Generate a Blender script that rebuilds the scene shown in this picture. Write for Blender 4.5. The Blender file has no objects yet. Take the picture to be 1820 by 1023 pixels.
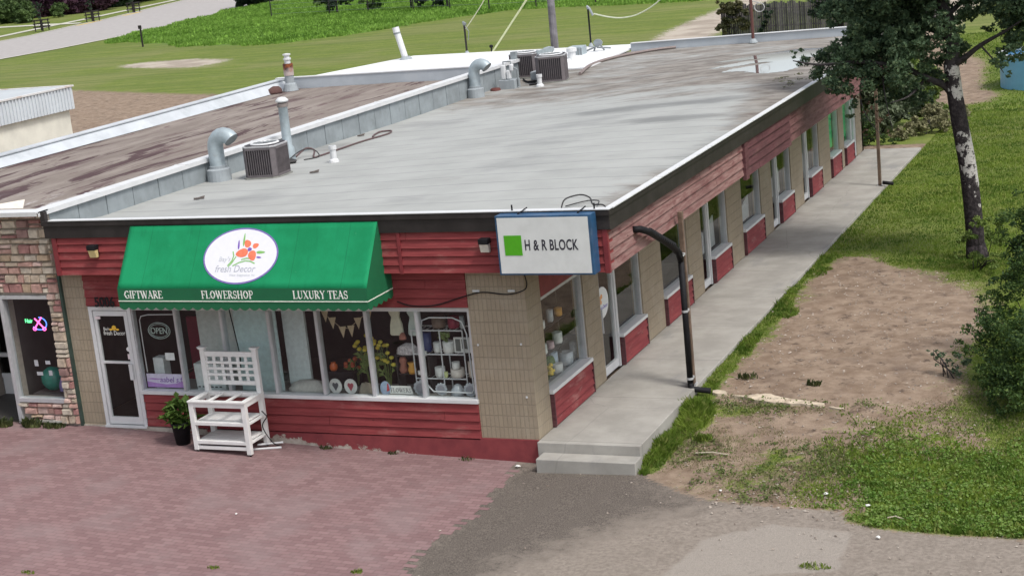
import bpy, bmesh, math, random
import numpy as np
from mathutils import Vector, Matrix
random.seed(7); rng = np.random.default_rng(7)
S = bpy.context.scene; COL = S.collection
PI = math.pi
# ------------------------------------------------------------------ camera, sky, sun, exposure
cam = bpy.data.cameras.new('camera'); camo = bpy.data.objects.new('camera', cam); COL.objects.link(camo)
cam.sensor_width = 36; cam.lens = 57.29; cam.clip_end = 1500; cam.clip_start = .1
_r = Vector((0.91861237, 0.38282584, -0.09795759)); _u = Vector((0.00095720, 0.24573714, 0.96933603)); _f = _r.cross(_u) * -1
camo.matrix_world = Matrix(((_r.x, _u.x, -_f.x, 10.1915), (_r.y, _u.y, -_f.y, -23.4596), (_r.z, _u.z, -_f.z, 8.5140), (0, 0, 0, 1)))
S.camera = camo
W = bpy.data.worlds.new("World"); S.world = W; W.use_nodes = True
SUN_EL, SUN_AZ = math.radians(58), math.radians(115)      # azimuth clockwise from +y
wn = W.node_tree.nodes; wl = W.node_tree.links
sky = wn.new('ShaderNodeTexSky'); sky.sky_type = 'NISHITA'; sky.sun_disc = False
sky.sun_elevation = SUN_EL; sky.sun_rotation = SUN_AZ; sky.air_density = 1.0; sky.dust_density = 3.0
hs = wn.new('ShaderNodeHueSaturation'); hs.inputs['Saturation'].default_value = .38
wl.new(sky.outputs[0], hs.inputs['Color']); wl.new(hs.outputs[0], wn['Background'].inputs[0])
wn['Background'].inputs[1].default_value = .125
sd = bpy.data.lights.new('sun', 'SUN'); sd.energy = 1.5; sd.angle = math.radians(11); sd.color = (1, .96, .9)
so = bpy.data.objects.new('sun', sd); COL.objects.link(so)
_d = Vector((math.sin(SUN_AZ) * math.cos(SUN_EL), math.cos(SUN_AZ) * math.cos(SUN_EL), math.sin(SUN_EL)))
so.rotation_euler = _d.to_track_quat('Z', 'Y').to_euler()
S.view_settings.view_transform = 'Standard'; S.view_settings.look = 'None'; S.view_settings.gamma = 1
S.view_settings.exposure = .72
S.render.engine = 'CYCLES'

# ------------------------------------------------------------------ helpers
ORG = {}
def tag(o, label=None, cat=None, group=None, kind=None):
    if label: o['label'] = label
    if cat: o['category'] = cat
    if group: o['group'] = group
    if kind: o['kind'] = kind
    return o
def thing(name, loc, label, cat, group=None):
    o = bpy.data.objects.new(name, None); COL.objects.link(o); o.empty_display_size = .1
    o.location = loc; ORG[o.name] = Vector(loc); tag(o, label, cat, group); return o
def org(o):
    return ORG[o.name] if o is not None else Vector((0, 0, 0))
def link_mesh(name, verts, faces, mats, parent=None, midx=None, smooth=False, bevel=0, at=None):
    """verts are world coordinates; the object hangs under its parent (or stands at `at`)"""
    o0 = org(parent) if parent is not None else Vector(at or (0, 0, 0))
    v = np.asarray(verts, dtype=np.float32).reshape(-1, 3) - np.array(o0, dtype=np.float32)
    me = bpy.data.meshes.new(name)
    if isinstance(faces, np.ndarray) and faces.ndim == 2:
        n, k = faces.shape
        me.vertices.add(len(v)); me.vertices.foreach_set('co', v.ravel())
        me.loops.add(n * k); me.loops.foreach_set('vertex_index', faces.astype(np.int32).ravel())
        me.polygons.add(n); me.polygons.foreach_set('loop_start', np.arange(0, n * k, k, dtype=np.int32))
        me.polygons.foreach_set('loop_total', np.full(n, k, dtype=np.int32)); me.update(calc_edges=True)
    else:
        me.from_pydata(v.tolist(), [], faces); me.update()
    if not isinstance(mats, (list, tuple)): mats = [mats]
    for m in mats: me.materials.append(m)
    if midx is not None: me.polygons.foreach_set('material_index', np.asarray(midx, dtype=np.int32))
    if smooth: me.polygons.foreach_set('use_smooth', np.ones(len(me.polygons), dtype=bool))
    o = bpy.data.objects.new(name, me); COL.objects.link(o)
    if parent is not None: o.parent = parent
    else: o.location = o0
    ORG[o.name] = o0
    if bevel:
        b = o.modifiers.new('b', 'BEVEL'); b.width = bevel; b.segments = 2; b.limit_method = 'ANGLE'
    return o
class MB:
    def __init__(s): s.v = []; s.f = []; s.m = []; s.cm = 0
    def add(s, vs, fs, mi=None):
        n = len(s.v); s.v += [tuple(p) for p in vs]; s.f += [[n + i for i in f] for f in fs]; s.m += [s.cm if mi is None else mi] * len(fs); return s
    def box(s, x0, x1, y0, y1, z0, z1, mi=None, top=None):
        vs = [(x0, y0, z0), (x1, y0, z0), (x1, y1, z0), (x0, y1, z0), (x0, y0, z1), (x1, y0, z1), (x1, y1, z1), (x0, y1, z1)]
        return s.add(vs, [(0, 3, 2, 1), (4, 5, 6, 7), (0, 1, 5, 4), (1, 2, 6, 5), (2, 3, 7, 6), (3, 0, 4, 7)], mi)
    def bar(s, a, b, w, h=None, mi=None, up=(0, 0, 1)):
        a = Vector(a); b = Vector(b); h = h or w; d = (b - a).normalized(); u = Vector(up)
        if abs(d.dot(u)) > .95: u = Vector((0, 1, 0))
        x = d.cross(u).normalized() * w / 2; y = x.cross(d).normalized() * h / 2
        vs = [a - x - y, a + x - y, a + x + y, a - x + y, b - x - y, b + x - y, b + x + y, b - x + y]
        return s.add(vs, [(0, 3, 2, 1), (4, 5, 6, 7), (0, 1, 5, 4), (1, 2, 6, 5), (2, 3, 7, 6), (3, 0, 4, 7)], mi)
    def tube(s, pts, r, n=8, mi=None, cap=True):
        pts = [Vector(p) for p in pts]; rs = r if isinstance(r, (list, tuple)) else [r] * len(pts)
        rings = []; prev = None
        for i, p in enumerate(pts):
            d = (pts[min(i + 1, len(pts) - 1)] - pts[max(i - 1, 0)]).normalized()
            if prev is None:
                u = Vector((0, 0, 1)) if abs(d.z) < .9 else Vector((1, 0, 0)); x = d.cross(u).normalized()
            else: x = (prev - d * prev.dot(d)).normalized()
            prev = x; y = d.cross(x)
            rings.append([p + (x * math.cos(2 * PI * k / n) + y * math.sin(2 * PI * k / n)) * rs[i] for k in range(n)])
        vs = [v for rg in rings for v in rg]; fs = []
        for i in range(len(pts) - 1):
            for k in range(n):
                a = i * n + k; b = i * n + (k + 1) % n; fs.append((a, b, b + n, a + n))
        if cap: fs.append(tuple(reversed(range(n)))); fs.append(tuple(range((len(pts) - 1) * n, len(pts) * n)))
        return s.add(vs, fs, mi)
    def lathe(s, c, prof, n=16, mi=None):
        return s.tube([(c[0], c[1], c[2] + z) for r, z in prof], [max(r, .001) for r, z in prof], n, mi) if all(prof[i][1] < prof[i + 1][1] for i in range(len(prof) - 1)) else s.lathe2(c, prof, n, mi)
    def lathe2(s, c, prof, n=16, mi=None):
        vs = []; fs = []
        for r, z in prof:
            for k in range(n): vs.append((c[0] + r * math.cos(2 * PI * k / n), c[1] + r * math.sin(2 * PI * k / n), c[2] + z))
        for i in range(len(prof) - 1):
            for k in range(n):
                a = i * n + k; b = i * n + (k + 1) % n; fs.append((a, b, b + n, a + n))
        return s.add(vs, fs, mi)
    def prism(s, poly, vec, mi=None):
        n = len(poly); v = Vector(vec); a = [Vector(p) for p in poly]
        return s.add(a + [p + v for p in a], [tuple(reversed(range(n))), tuple(range(n, 2 * n))] + [(i, (i + 1) % n, n + (i + 1) % n, n + i) for i in range(n)], mi)
    def ball(s, c, r, n=10, m=6, mi=None):
        rx, ry, rz = r if isinstance(r, (tuple, list)) else (r, r, r)
        vs = []; fs = []
        for i in range(m + 1):
            t = PI * i / m
            for k in range(n): vs.append((c[0] + rx * math.sin(t) * math.cos(2 * PI * k / n), c[1] + ry * math.sin(t) * math.sin(2 * PI * k / n), c[2] - rz * math.cos(t)))
        for i in range(m):
            for k in range(n):
                a = i * n + k; b = i * n + (k + 1) % n; fs.append((a, b, b + n, a + n))
        return s.add(vs, fs, mi)
    def disc(s, c, rx, rz, th=.01, n=32, mi=None):     # upright disc facing -y
        return s.prism([(c[0] + rx * math.cos(2 * PI * k / n), c[1], c[2] + rz * math.sin(2 * PI * k / n)) for k in range(n)], (0, th, 0), mi)
    def build(s, name, mats, parent=None, smooth=False, bevel=0, at=None):
        return link_mesh(name, s.v, s.f, mats, parent, s.m, smooth, bevel, at)
def copy_tree(o, loc, label=None):
    c = o.copy(); COL.objects.link(c); c.location = loc
    if label: c['label'] = label
    ORG[c.name] = Vector(loc)
    for ch in [x for x in COL.objects if x.parent == o]:
        k = ch.copy(); COL.objects.link(k); k.parent = c
        for g in [x for x in COL.objects if x.parent == ch]:
            q = g.copy(); COL.objects.link(q); q.parent = k
    return c
# materials ---------------------------------------------------------
class NT:
    def __init__(s, name):
        s.m = bpy.data.materials.new(name); s.m.use_nodes = True; s.n = s.m.node_tree.nodes; s.l = s.m.node_tree.links
        s.b = s.n['Principled BSDF']; s.out = s.n['Material Output']; s.tc = s.n.new('ShaderNodeTexCoord'); s.co = s.tc.outputs['Object']
    def put(s, sock, v):
        if hasattr(v, 'is_linked') or isinstance(v, bpy.types.NodeSocket): s.l.new(v, sock)
        elif isinstance(v, (tuple, list)) and len(v) == 3 and sock.type == 'RGBA': sock.default_value = (*v, 1)
        else: sock.default_value = v
    def math(s, op, a, b=0, c=0, clamp=False):
        n = s.n.new('ShaderNodeMath'); n.operation = op; n.use_clamp = clamp
        s.put(n.inputs[0], a); s.put(n.inputs[1], b)
        if op in ('MULTIPLY_ADD', 'SMOOTH_MIN'): s.put(n.inputs[2], c)
        return n.outputs[0]
    def map(s, scale, vec=None, rot=(0, 0, 0)):
        n = s.n.new('ShaderNodeMapping'); n.inputs['Scale'].default_value = scale; n.inputs['Rotation'].default_value = rot
        s.l.new(vec or s.co, n.inputs[0]); return n.outputs[0]
    def noise(s, scale=5, detail=4, rough=.55, vec=None, dist=0):
        n = s.n.new('ShaderNodeTexNoise'); n.inputs['Scale'].default_value = scale; n.inputs['Detail'].default_value = detail
        n.inputs['Roughness'].default_value = rough; n.inputs['Distortion'].default_value = dist; s.l.new(vec or s.co, n.inputs['Vector']); return n.outputs['Fac']
    def ramp(s, fac, lo, hi, a=0., b=1.):
        n = s.n.new('ShaderNodeMapRange'); n.interpolation_type = 'SMOOTHSTEP'; s.put(n.inputs[0], fac)
        for i, v in enumerate((lo, hi, a, b)): n.inputs[i + 1].default_value = v
        return n.outputs[0]
    def mix(s, fac, a, b, mode='MIX'):
        n = s.n.new('ShaderNodeMix'); n.data_type = 'RGBA'; n.blend_type = mode
        s.put(n.inputs[0], fac); s.put(n.inputs[6], a); s.put(n.inputs[7], b); return n.outputs[2]
    def attr(s, name):
        n = s.n.new('ShaderNodeAttribute'); n.attribute_name = name; return n.outputs['Fac']
    def bump(s, h, strength=.3, dist=.02):
        n = s.n.new('ShaderNodeBump'); n.inputs['Strength'].default_value = strength; n.inputs['Distance'].default_value = dist
        s.l.new(h, n.inputs['Height']); s.l.new(n.outputs[0], s.b.inputs['Normal']); return n
    def sep(s, v=None):
        n = s.n.new('ShaderNodeSeparateXYZ'); s.l.new(v or s.co, n.inputs[0]); return n.outputs
    def comb(s, x, y, z=0):
        n = s.n.new('ShaderNodeCombineXYZ'); s.put(n.inputs[0], x); s.put(n.inputs[1], y); s.put(n.inputs[2], z); return n.outputs[0]
    def wallvec(s):
        q = s.sep(); return s.comb(s.math('ADD', q[0], q[1]), q[2])
    def brick(s, vec, w, h, mortar, c1, c2, cm, off=.5):
        n = s.n.new('ShaderNodeTexBrick'); s.l.new(vec, n.inputs['Vector']); n.offset = off
        s.put(n.inputs['Color1'], c1); s.put(n.inputs['Color2'], c2); s.put(n.inputs['Mortar'], cm)
        n.inputs['Scale'].default_value = 1; n.inputs['Brick Width'].default_value = w; n.inputs['Row Height'].default_value = h
        n.inputs['Mortar Size'].default_value = mortar; n.inputs['Mortar Smooth'].default_value = .3; return n.outputs
    def fin(s, col, rough=.8, metal=0, spec=None):
        s.put(s.b.inputs['Base Color'], col); s.put(s.b.inputs['Roughness'], rough); s.put(s.b.inputs['Metallic'], metal)
        if spec is not None: s.put(s.b.inputs['Specular IOR Level'], spec)
        return s.m
def mul(c, k): return tuple(min(1, x * k) for x in c)
def M(name, col, rough=.75, var=.18, scale=6, bump=.15, metal=0, spec=None, dirt=None, dirtamt=.0, dscale=2.):
    t = NT(name); f = t.noise(scale, 6, .6)
    c = t.mix(t.ramp(f, .3, .7), mul(col, 1 - var), mul(col, 1 + var))
    if dirt: c = t.mix(t.math('MULTIPLY', t.ramp(t.noise(dscale, 5, .65), .5, .72), dirtamt), c, dirt)
    if bump: t.bump(t.noise(scale * 6, 3), bump, .01)
    return t.fin(c, rough, metal, spec)
def sstep(a, b, x):
    t = np.clip((x - a) / (b - a), 0, 1); return t * t * (3 - 2 * t)
# smooth python noise (sum of rotated sines), about -1..1
_ns = [(rng.uniform(0, 2 * PI), rng.uniform(0, 2 * PI), 1.9 ** k) for k in range(4) for _ in range(3)]
def pn(x, y, s):
    r = 0
    for a, ph, fq in _ns: r = r + np.sin((x * math.cos(a) + y * math.sin(a)) * s * fq + ph + 1.7 * np.sin((x * math.sin(a) - y * math.cos(a)) * s * fq * .7 + ph * 2)) / fq ** .6
    return r / 4.5
def sd_poly(x, y, poly):      # signed distance, positive inside
    p = np.array(poly, float); q = np.roll(p, -1, 0); d = np.full(x.shape, 1e9); ins = np.zeros(x.shape, bool)
    for (ax, ay), (bx, by) in zip(p, q):
        ex, ey = bx - ax, by - ay; wx, wy = x - ax, y - ay
        t = np.clip((wx * ex + wy * ey) / (ex * ex + ey * ey), 0, 1)
        d = np.minimum(d, np.hypot(wx - t * ex, wy - t * ey))
        c = ((ay <= y) & (by > y)) | ((by <= y) & (ay > y))
        ins ^= c & (x < ax + (y - ay) * ex / (ey if abs(ey) > 1e-9 else 1e-9))
    return np.where(ins, d, -d)

# ------------------------------------------------------------------ ground heights and cover
FX = [-60, -9, -6.5, -3.8, -.05, 1.8, 6, 40]; FZ = [0, -.06, -.15, -.29, -.40, -.36, -.30, -.30]
def gz(x, y):
    s = sstep(0, 4.5, y); return np.interp(x, FX, FZ) * (1 - s) - .08 * s
DIRT = [(2.1, 2.9), (1.95, 4.5), (2.0, 6.9), (1.95, 9.1), (1.9, 11.2), (2.2, 13.4), (3.0, 13.6), (3.83, 12.3), (5.0, 11.5), (5.94, 10.5), (6.3, 8.3), (6.4, 5.9), (6.3, 4.4), (6.0, 3.5), (5.4, 3.0), (4.7, 2.7), (3.2, 2.75)]
SPARSE = [(1.95, 3.0), (3.2, 2.8), (4.5, 2.7), (5.1, 3.0), (5.2, 1.8), (4.9, .6), (5.1, -.6), (5.3, -1.5), (4.5, -1.5), (3.2, -1.3), (2.2, -.6), (1.75, .1), (1.8, 1.6)]
LOTEDGE = [(-.7, -30), (-.7, .25), (1.74, .25), (1.8, -.3), (2.1, -.62), (3.16, -1.38), (4.5, -1.6), (5.32, -1.65), (5.4, -2.02), (5.84, -2.24), (6.62, -2.33), (7.9, -2.34), (12, -2.6), (40, -3.5), (60, -30)]
DARK = [(-.6, -.1), (1.9, -.1), (2.6, -.9), (3.2, -1.5), (2.5, -2.1), (1.9, -2.9), (1.2, -3.9), (.8, -5.2), (.4, -7), (-.6, -9)]
SLAB = [(3.4, -4.3), (5.66, -3.75), (5.60, -2.4), (4.4, -2.25), (3.6, -2.9)]
YARD = [(-75, 70), (-58, 62.8), (-46, 57), (-40, 54.5), (-33, 51.2), (-27, 50.3), (-19.5, 49), (-19, 12), (-9, 29.5), (2, 29.5), (1.5, 33), (-3, 40), (-9, 52), (-15, 66), (-20, 69.5), (-22, 60), (-30, 53.5), (-33, 51), (-34, 10), (-75, 10)]
YARD = [(-76, 70), (-58, 62.8), (-46, 57), (-40, 54.5), (-33, 51.2), (-24, 50), (-19, 51), (-19.2, 57), (-20.5, 68.8), (-22, 79), (-23, 95), (-25, 130), (-22, 130), (-20.3, 95), (-18.5, 80), (-17, 69), (-14, 58), (-9.5, 29), (-19, 27), (-19, 5), (-76, 5)]
PATHR = [(-2.3, 53.7), (-6, 62), (-6.6, 80), (-6, 95), (-4, 95), (-3, 78), (-2.4, 62), (.9, 51), (1.9, 42), (2.8, 40.4), (2.6, 38.6), (.55, 36.2), (-.3, 38), (.4, 44), (-1, 50)]
SANDY = [(-68, 79), (-64.7, 80.6), (-59, 80.2), (-54, 76), (-51.8, 71.9), (-57, 72.6), (-63, 76)]
TALL = [(-93, 128), (-88.3, 109), (-81, 104), (-70, 95), (-58, 90), (-54.5, 93.8), (-53, 100), (-47, 111), (-35, 107), (-28, 104), (-25, 115), (-40, 140), (-70, 160), (-101, 158)]
BUSHSHADE = (7.0, 3.5)
def cover(x, y):
    """-1 bare ... +1 thick grass"""
    g = np.ones_like(x)
    g = np.minimum(g, -sd_poly(x, y, DIRT) * .9 + .15 + .25 * pn(x, y, 1.2))
    near = np.exp(-(((x - 6.2) / 2.4) ** 2 + ((y - .7) / 2.6) ** 2)); g = g - near * (1.15 + .75 * pn(x, y, 1.9))
    s = sd_poly(x, y, SPARSE); g = np.where(s > -.4, np.minimum(g, -.12 - .25 * np.clip(s, -.4, .3) - .05 + .5 * pn(x, y, 2.1)), g)
    g = np.minimum(g, -sd_poly(x, y, LOTEDGE) * 2.2)
    edge = (1 - sstep(1.9, 2.2, x + .22 * pn(x, y, 1.7))) * (y > -.4) * (y < 13)
    g = np.maximum(g, np.where((edge > 0) & (x > 1.6), edge * 1.3 - .55 + .25 * pn(x, y, 3), -9))
    clump = np.exp(-(((x - 2.05) / .38) ** 2 + ((y - 1.9) / .9) ** 2)); g = np.maximum(g, clump * 1.5 - .7)
    g = np.minimum(g, -sd_poly(x, y, YARD) * .5)
    g = np.minimum(g, -sd_poly(x, y, PATHR) * .8)
    g = np.minimum(g, -sd_poly(x, y, SANDY) * .35 + .25 + .55 * pn(x, y, .45))
    g = np.where((x > -34) & (x < 1.7) & (y < 29.2) & (y > -.1), -1, g)
    return np.clip(g, -1, 1)
# ground material
t = NT('ground'); A = t.attr('cover'); Ty = t.attr('tall'); Lt = t.attr('lot'); Dk = t.attr('dark'); Sl = t.attr('slab')
n1 = t.noise(3.2, 8, .62); n2 = t.noise(14, 6, .6); n3 = t.noise(.35, 5, .6); n4 = t.noise(60, 3, .6); n5 = t.noise(.09, 4, .5)
gm = t.ramp(t.math('ADD', A, t.math('MULTIPLY', t.math('ADD', t.math('SUBTRACT', n2, .5), t.math('SUBTRACT', n1, .5)), 1.3)), -.12, .2)
grass = t.mix(t.ramp(n1, .32, .7), (.105, .145, .024), (.165, .205, .038))
grass = t.mix(t.ramp(t.noise(.5, 5, .6, t.map((1, 2.2, 1))), .42, .68), grass, (.165, .19, .05))
grass = t.mix(t.math('MULTIPLY', t.ramp(n5, .48, .6), .4), grass, (.21, .20, .09))
grass = t.mix(t.ramp(n2, .55, .75), grass, mul((.075, .115, .028), .8))
grass = t.mix(t.math('MULTIPLY', t.ramp(t.noise(.8, 6, .65, t.map((.10, 1, 1), rot=(0, 0, .5))), .42, .6), .5), grass, (.075, .115, .02))
grass = t.mix(Ty, grass, t.mix(t.ramp(n1, .35, .65), (.05, .12, .02), (.12, .22, .045)))
dirt = t.mix(t.ramp(n1, .3, .7), (.19, .135, .096), (.305, .234, .175))
dirt = t.mix(t.math('MULTIPLY', t.ramp(t.noise(3.4, 8, .7, None, .3), .55, .66), .85), dirt, (.085, .06, .047))
dirt = t.mix(t.math('MULTIPLY', t.ramp(t.noise(1.1, 6, .65), .5, .7), .55), dirt, (.12, .087, .07))
qg = t.sep(); dirt = t.mix(t.ramp(qg[1], 60, 75), dirt, t.mix(t.ramp(n3, .4, .6), (.30, .255, .21), (.42, .37, .31)))
lot = t.mix(t.ramp(n2, .3, .7), (.20, .17, .143), (.285, .246, .21))
lot = t.mix(t.math('MULTIPLY', t.ramp(n4, .55, .7), .45), lot, (.12, .10, .09))
lot = t.mix(t.math('MULTIPLY', t.ramp(n1, .5, .75), .4), lot, (.17, .14, .115))
slab = t.mix(t.ramp(n4, .3, .7), (.255, .226, .196), (.32, .285, .25))
lot = t.mix(t.ramp(t.math('ADD', Sl, t.math('MULTIPLY', t.math('SUBTRACT', n1, .5), .3)), -.05, .05), lot, slab)
dark = t.mix(t.ramp(n4, .35, .65), (.068, .058, .050), (.17, .145, .125))
dk = t.ramp(t.math('ADD', Dk, t.math('MULTIPLY', t.math('ADD', t.math('SUBTRACT', n2, .5), t.math('SUBTRACT', n1, .5)), 2.6)), -.9, .9)
lot = t.mix(dk, lot, dark)
lm = t.ramp(t.math('ADD', Lt, t.math('MULTIPLY', t.math('SUBTRACT', n2, .5), .8)), -.12, .12)
c = t.mix(lm, t.mix(gm, dirt, grass), lot)
t.bump(t.math('ADD', t.math('MULTIPLY', n2, .7), t.math('MULTIPLY', n4, .5)), .55, .05)
MG = t.fin(c, .93, 0, .2)
def axis(parts):
    r = []
    for a, b, st in parts: r += list(np.arange(a, b, st))
    return np.array(r + [parts[-1][1]])
gx = axis([(-700, -160, 60), (-160, -20, 2), (-20, 0, .8), (0, 10, .13), (10, 20, 1), (20, 80, 6), (80, 700, 62)])
gy = axis([(-400, -40, 40), (-40, -8, 2), (-8, 16, .14), (16, 40, .5), (40, 110, 1.2), (110, 230, 4), (230, 900, 60)])
X, Y = np.meshgrid(gx, gy); Xf, Yf = X.ravel(), Y.ravel()
CV = cover(Xf, Yf)
Zf = gz(Xf, Yf) + np.where((Xf > 1.9) & (Yf > -2) & (Yf < 60), .025 * pn(Xf, Yf, 1.3), 0) + .12 * sstep(0, 4, sd_poly(Xf, Yf, TALL)) * (1 + pn(Xf, Yf, .3))
Zf = np.where((Xf > 1.7) & (Xf < 2.0) & (Yf > 0) & (Yf < 28), np.minimum(Zf, -.06), Zf)
nx, ny = len(gx), len(gy); i, j = np.meshgrid(np.arange(nx - 1), np.arange(ny - 1)); a = (j * nx + i).ravel()
ground = link_mesh('ground', np.stack([Xf, Yf, Zf], 1), np.stack([a, a + 1, a + nx + 1, a + nx], 1), MG, smooth=True)
tag(ground, kind='structure')
def setattrf(o, name, v):
    at_ = o.data.attributes.new(name, 'FLOAT', 'POINT'); at_.data.foreach_set('value', np.asarray(v, dtype=np.float32))
setattrf(ground, 'cover', CV); setattrf(ground, 'tall', sstep(-.8, 1.2, sd_poly(Xf, Yf, TALL) + pn(Xf, Yf, .5)))
setattrf(ground, 'lot', np.clip(sd_poly(Xf, Yf, LOTEDGE) * 2, -1, 1)); setattrf(ground, 'dark', np.clip(sd_poly(Xf, Yf, DARK) * 1.5, -1, 1))
setattrf(ground, 'slab', np.clip(sd_poly(Xf, Yf, SLAB), -1, 1))

# brick paving sheet (jagged right edge brick by brick)
t = NT('paving'); q = t.sep(); v = t.comb(q[0], q[1])
br = t.brick(v, .205, .1025, .006, (.185, .112, .113), (.245, .155, .154), (.13, .088, .086))
c = t.mix(t.math('MULTIPLY', t.ramp(t.noise(.9, 5, .6), .45, .7), .5), br[0], (.235, .178, .176))
c = t.mix(t.math('MULTIPLY', t.ramp(t.noise(2.5, 6, .7), .55, .75), .35), c, (.16, .12, .118))
c = t.mix(t.math('MULTIPLY', t.ramp(t.noise(40, 3), .62, .75), .5), c, (.17, .12, .115))
t.bump(t.math('ADD', t.math('MULTIPLY', br[1], -1), t.noise(50, 2)), .35, .01)
MPAV = t.fin(c, .9, 0, .25)
vs = []; fs = []
rows = np.arange(-10.25, -.05, .1025); xs = np.array([-26, -15, -9, -6.5, -3.8, -1.5])
for k, y in enumerate(rows):
    y1 = y + .1025; xr = -.32 + random.choice([0, .05, .1, -.05, .14]) + .1 * math.sin(y * 2.1) + .012 * (y + 5)
    if y > -.45: xr = -.42
    xx = list(xs) + [xr]; n = len(vs)
    for X_ in xx:
        vs.append((X_, y, float(gz(X_, y)) + .006)); vs.append((X_, y1, float(gz(X_, y1)) + .006))
    for m_ in range(len(xx) - 1): fs.append((n + 2 * m_, n + 2 * m_ + 2, n + 2 * m_ + 3, n + 2 * m_ + 1))
tag(link_mesh('brick_paving', vs, fs, MPAV), kind='structure')

# sidewalk with two steps
t = NT('concrete'); q = t.sep()
c = t.mix(t.ramp(t.noise(1.3, 6, .6), .3, .7), (.265, .253, .228), (.355, .34, .31))
c = t.mix(t.math('MULTIPLY', t.ramp(t.noise(.45, 6, .7, t.map((1.6, .5, 1))), .52, .68), 0.6), c, (.18, .18, .185))
c = t.mix(t.math('MULTIPLY', t.ramp(t.noise(9, 5, .7), .6, .75), .3), c, (.26, .25, .23))
c = t.mix(t.ramp(t.math('ABSOLUTE', t.math('SUBTRACT', t.math('FRACT', t.math('DIVIDE', q[1], 2.35)), .5)), .4965, .4985), c, (.15, .145, .138))
vz = t.n.new('ShaderNodeTexVoronoi'); vz.feature = 'DISTANCE_TO_EDGE'; vz.inputs['Scale'].default_value = .42; t.l.new(t.mix(.12, t.co, t.noise(2.5, 4)), vz.inputs['Vector']); c = t.mix(t.math('MULTIPLY', t.ramp(vz.outputs[0], .006, .002), .18), c, (.10, .098, .095))
t.bump(t.noise(70, 3), .25, .006); MCON = t.fin(c, .85)
m = MB(); m.box(.004, 1.78, -.12, 28.1, -.5, 0); m.box(.10, 1.80, -.47, -.125, -.5, -.165)
tag(m.build('sidewalk', MCON, bevel=.012), kind='structure')
# far road, kerb, footpaths
MASP = M('road_asphalt', (.34, .32, .31), .9, .08, 1.5, .1); MPATH = M('footpath_concrete', (.46, .45, .38), .9, .06, 1, 0)
def strip(name, L, R, z, mat, dz=.0):
    vs = []; fs = []
    for k, (a, b) in enumerate(zip(L, R)):
        vs += [(a[0], a[1], float(gz(a[0], a[1])) + z), (b[0], b[1], float(gz(b[0], b[1])) + z)]
        if k: fs.append((2 * k - 2, 2 * k - 1, 2 * k + 1, 2 * k))
    return tag(link_mesh(name, vs, fs, mat), kind='structure')
near = [(-96, 20), (-91.3, 60), (-89.8, 94), (-89.7, 102), (-90.8, 112.5), (-93.5, 126), (-100, 151.5), (-106, 165), (-125, 210)]
far = [(-109, 20), (-108, 60), (-107.5, 100), (-110, 112), (-112.5, 127), (-117, 141), (-119.5, 151), (-131, 183), (-150, 232)]
strip('road', far, near, .03, MASP)
strip('kerb', [(x, y) for x, y in near], [(x + .55, y) for x, y in near], .05, MPATH)
strip('far_kerb', [(x - .5, y) for x, y in far], far, .05, MPATH)
fp = [(-116, 60), (-116.2, 112), (-117.7, 127.7), (-121.6, 140.7), (-125, 154), (-130, 171), (-134.7, 186.6), (-148, 232)]
strip('footpath', [(x - 1.5, y) for x, y in fp], fp, .05, MPATH)
strip('branch_path', [(-139, 152.3), (-128, 149.3), (-120, 146)], [(-139, 150), (-128, 147), (-119, 144)], .056, MPATH)
MYEL = M('yellow_paint', (.55, .40, .10), .8, .2, 1, 0)
for L_, R_ in (([(-116.6, 140), (-118.9, 148)], [(-115.9, 140), (-118.2, 148)]), ([(-120.6, 155), (-122.8, 162)], [(-119.9, 155), (-122.1, 162)])):
    strip('kerb_marking', L_, R_, .035, MYEL)

# ------------------------------------------------------------------ shared materials
def redwood(name, a, b, pale, pamt, lo=.5, hi=.68, stretch=(.7, .7, 9)):
    t = NT(name); q = t.sep(); v = t.map(stretch)
    c = t.mix(t.ramp(t.noise(3, 6, .6, v), .3, .7), a, b)
    c = t.mix(t.math('MULTIPLY', t.ramp(t.noise(1.6, 7, .7, t.map((1, 1, 3))), lo, hi), pamt), c, pale)
    c = t.mix(t.math('MULTIPLY', t.ramp(t.noise(.5, 3), .45, .7), .35), c, mul(a, .6))
    vo = t.n.new('ShaderNodeTexVoronoi'); vo.inputs['Scale'].default_value = 2.6; t.l.new(t.map((1, 1, 1.7)), vo.inputs['Vector']); c = t.mix(t.math('MULTIPLY', t.ramp(vo.outputs[0], .085, .05), pamt), c, mul(a, .3))
    c = t.mix(t.math('MULTIPLY', t.ramp(t.noise(2.2, 7, .75, t.map((.8, .8, 14))), .60, .68), .55), c, mul(a, .4))
    t.bump(t.noise(9, 5, .6, v), .25, .01); return t.fin(c, .72, 0, .3)
MRED = redwood('red_siding', (.185, .030, .033), (.26, .050, .052), (.32, .14, .125), .45, .54, .70)
MRED2 = redwood('red_panel_worn', (.185, .030, .036), (.26, .052, .054), (.36, .19, .17), .6, .51, .70)
MPINK = redwood('weathered_band', (.18, .085, .08), (.285, .178, .163), (.12, .034, .036), .75, .5, .66)
MPUR = redwood('dark_band', (.075, .027, .033), (.12, .048, .054), (.16, .085, .082), .5)
MMID = redwood('mid_band', (.13, .055, .056), (.20, .10, .098), (.09, .03, .034), .75, .47, .62)
MREDT = M('red_trim', (.19, .024, .03), .6, .15, 5, .1)
t = NT('foundation_paint'); q = t.sep()
bare = t.mix(t.ramp(t.noise(9, 5), .35, .65), (.30, .26, .22), (.42, .38, .33))
red = t.mix(t.ramp(t.noise(4, 5), .3, .7), (.17, .028, .034), (.225, .04, .044))
pz = t.math('ADD', t.math('MULTIPLY', q[2], 2.0), t.math('MULTIPLY', q[0], .14))
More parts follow.
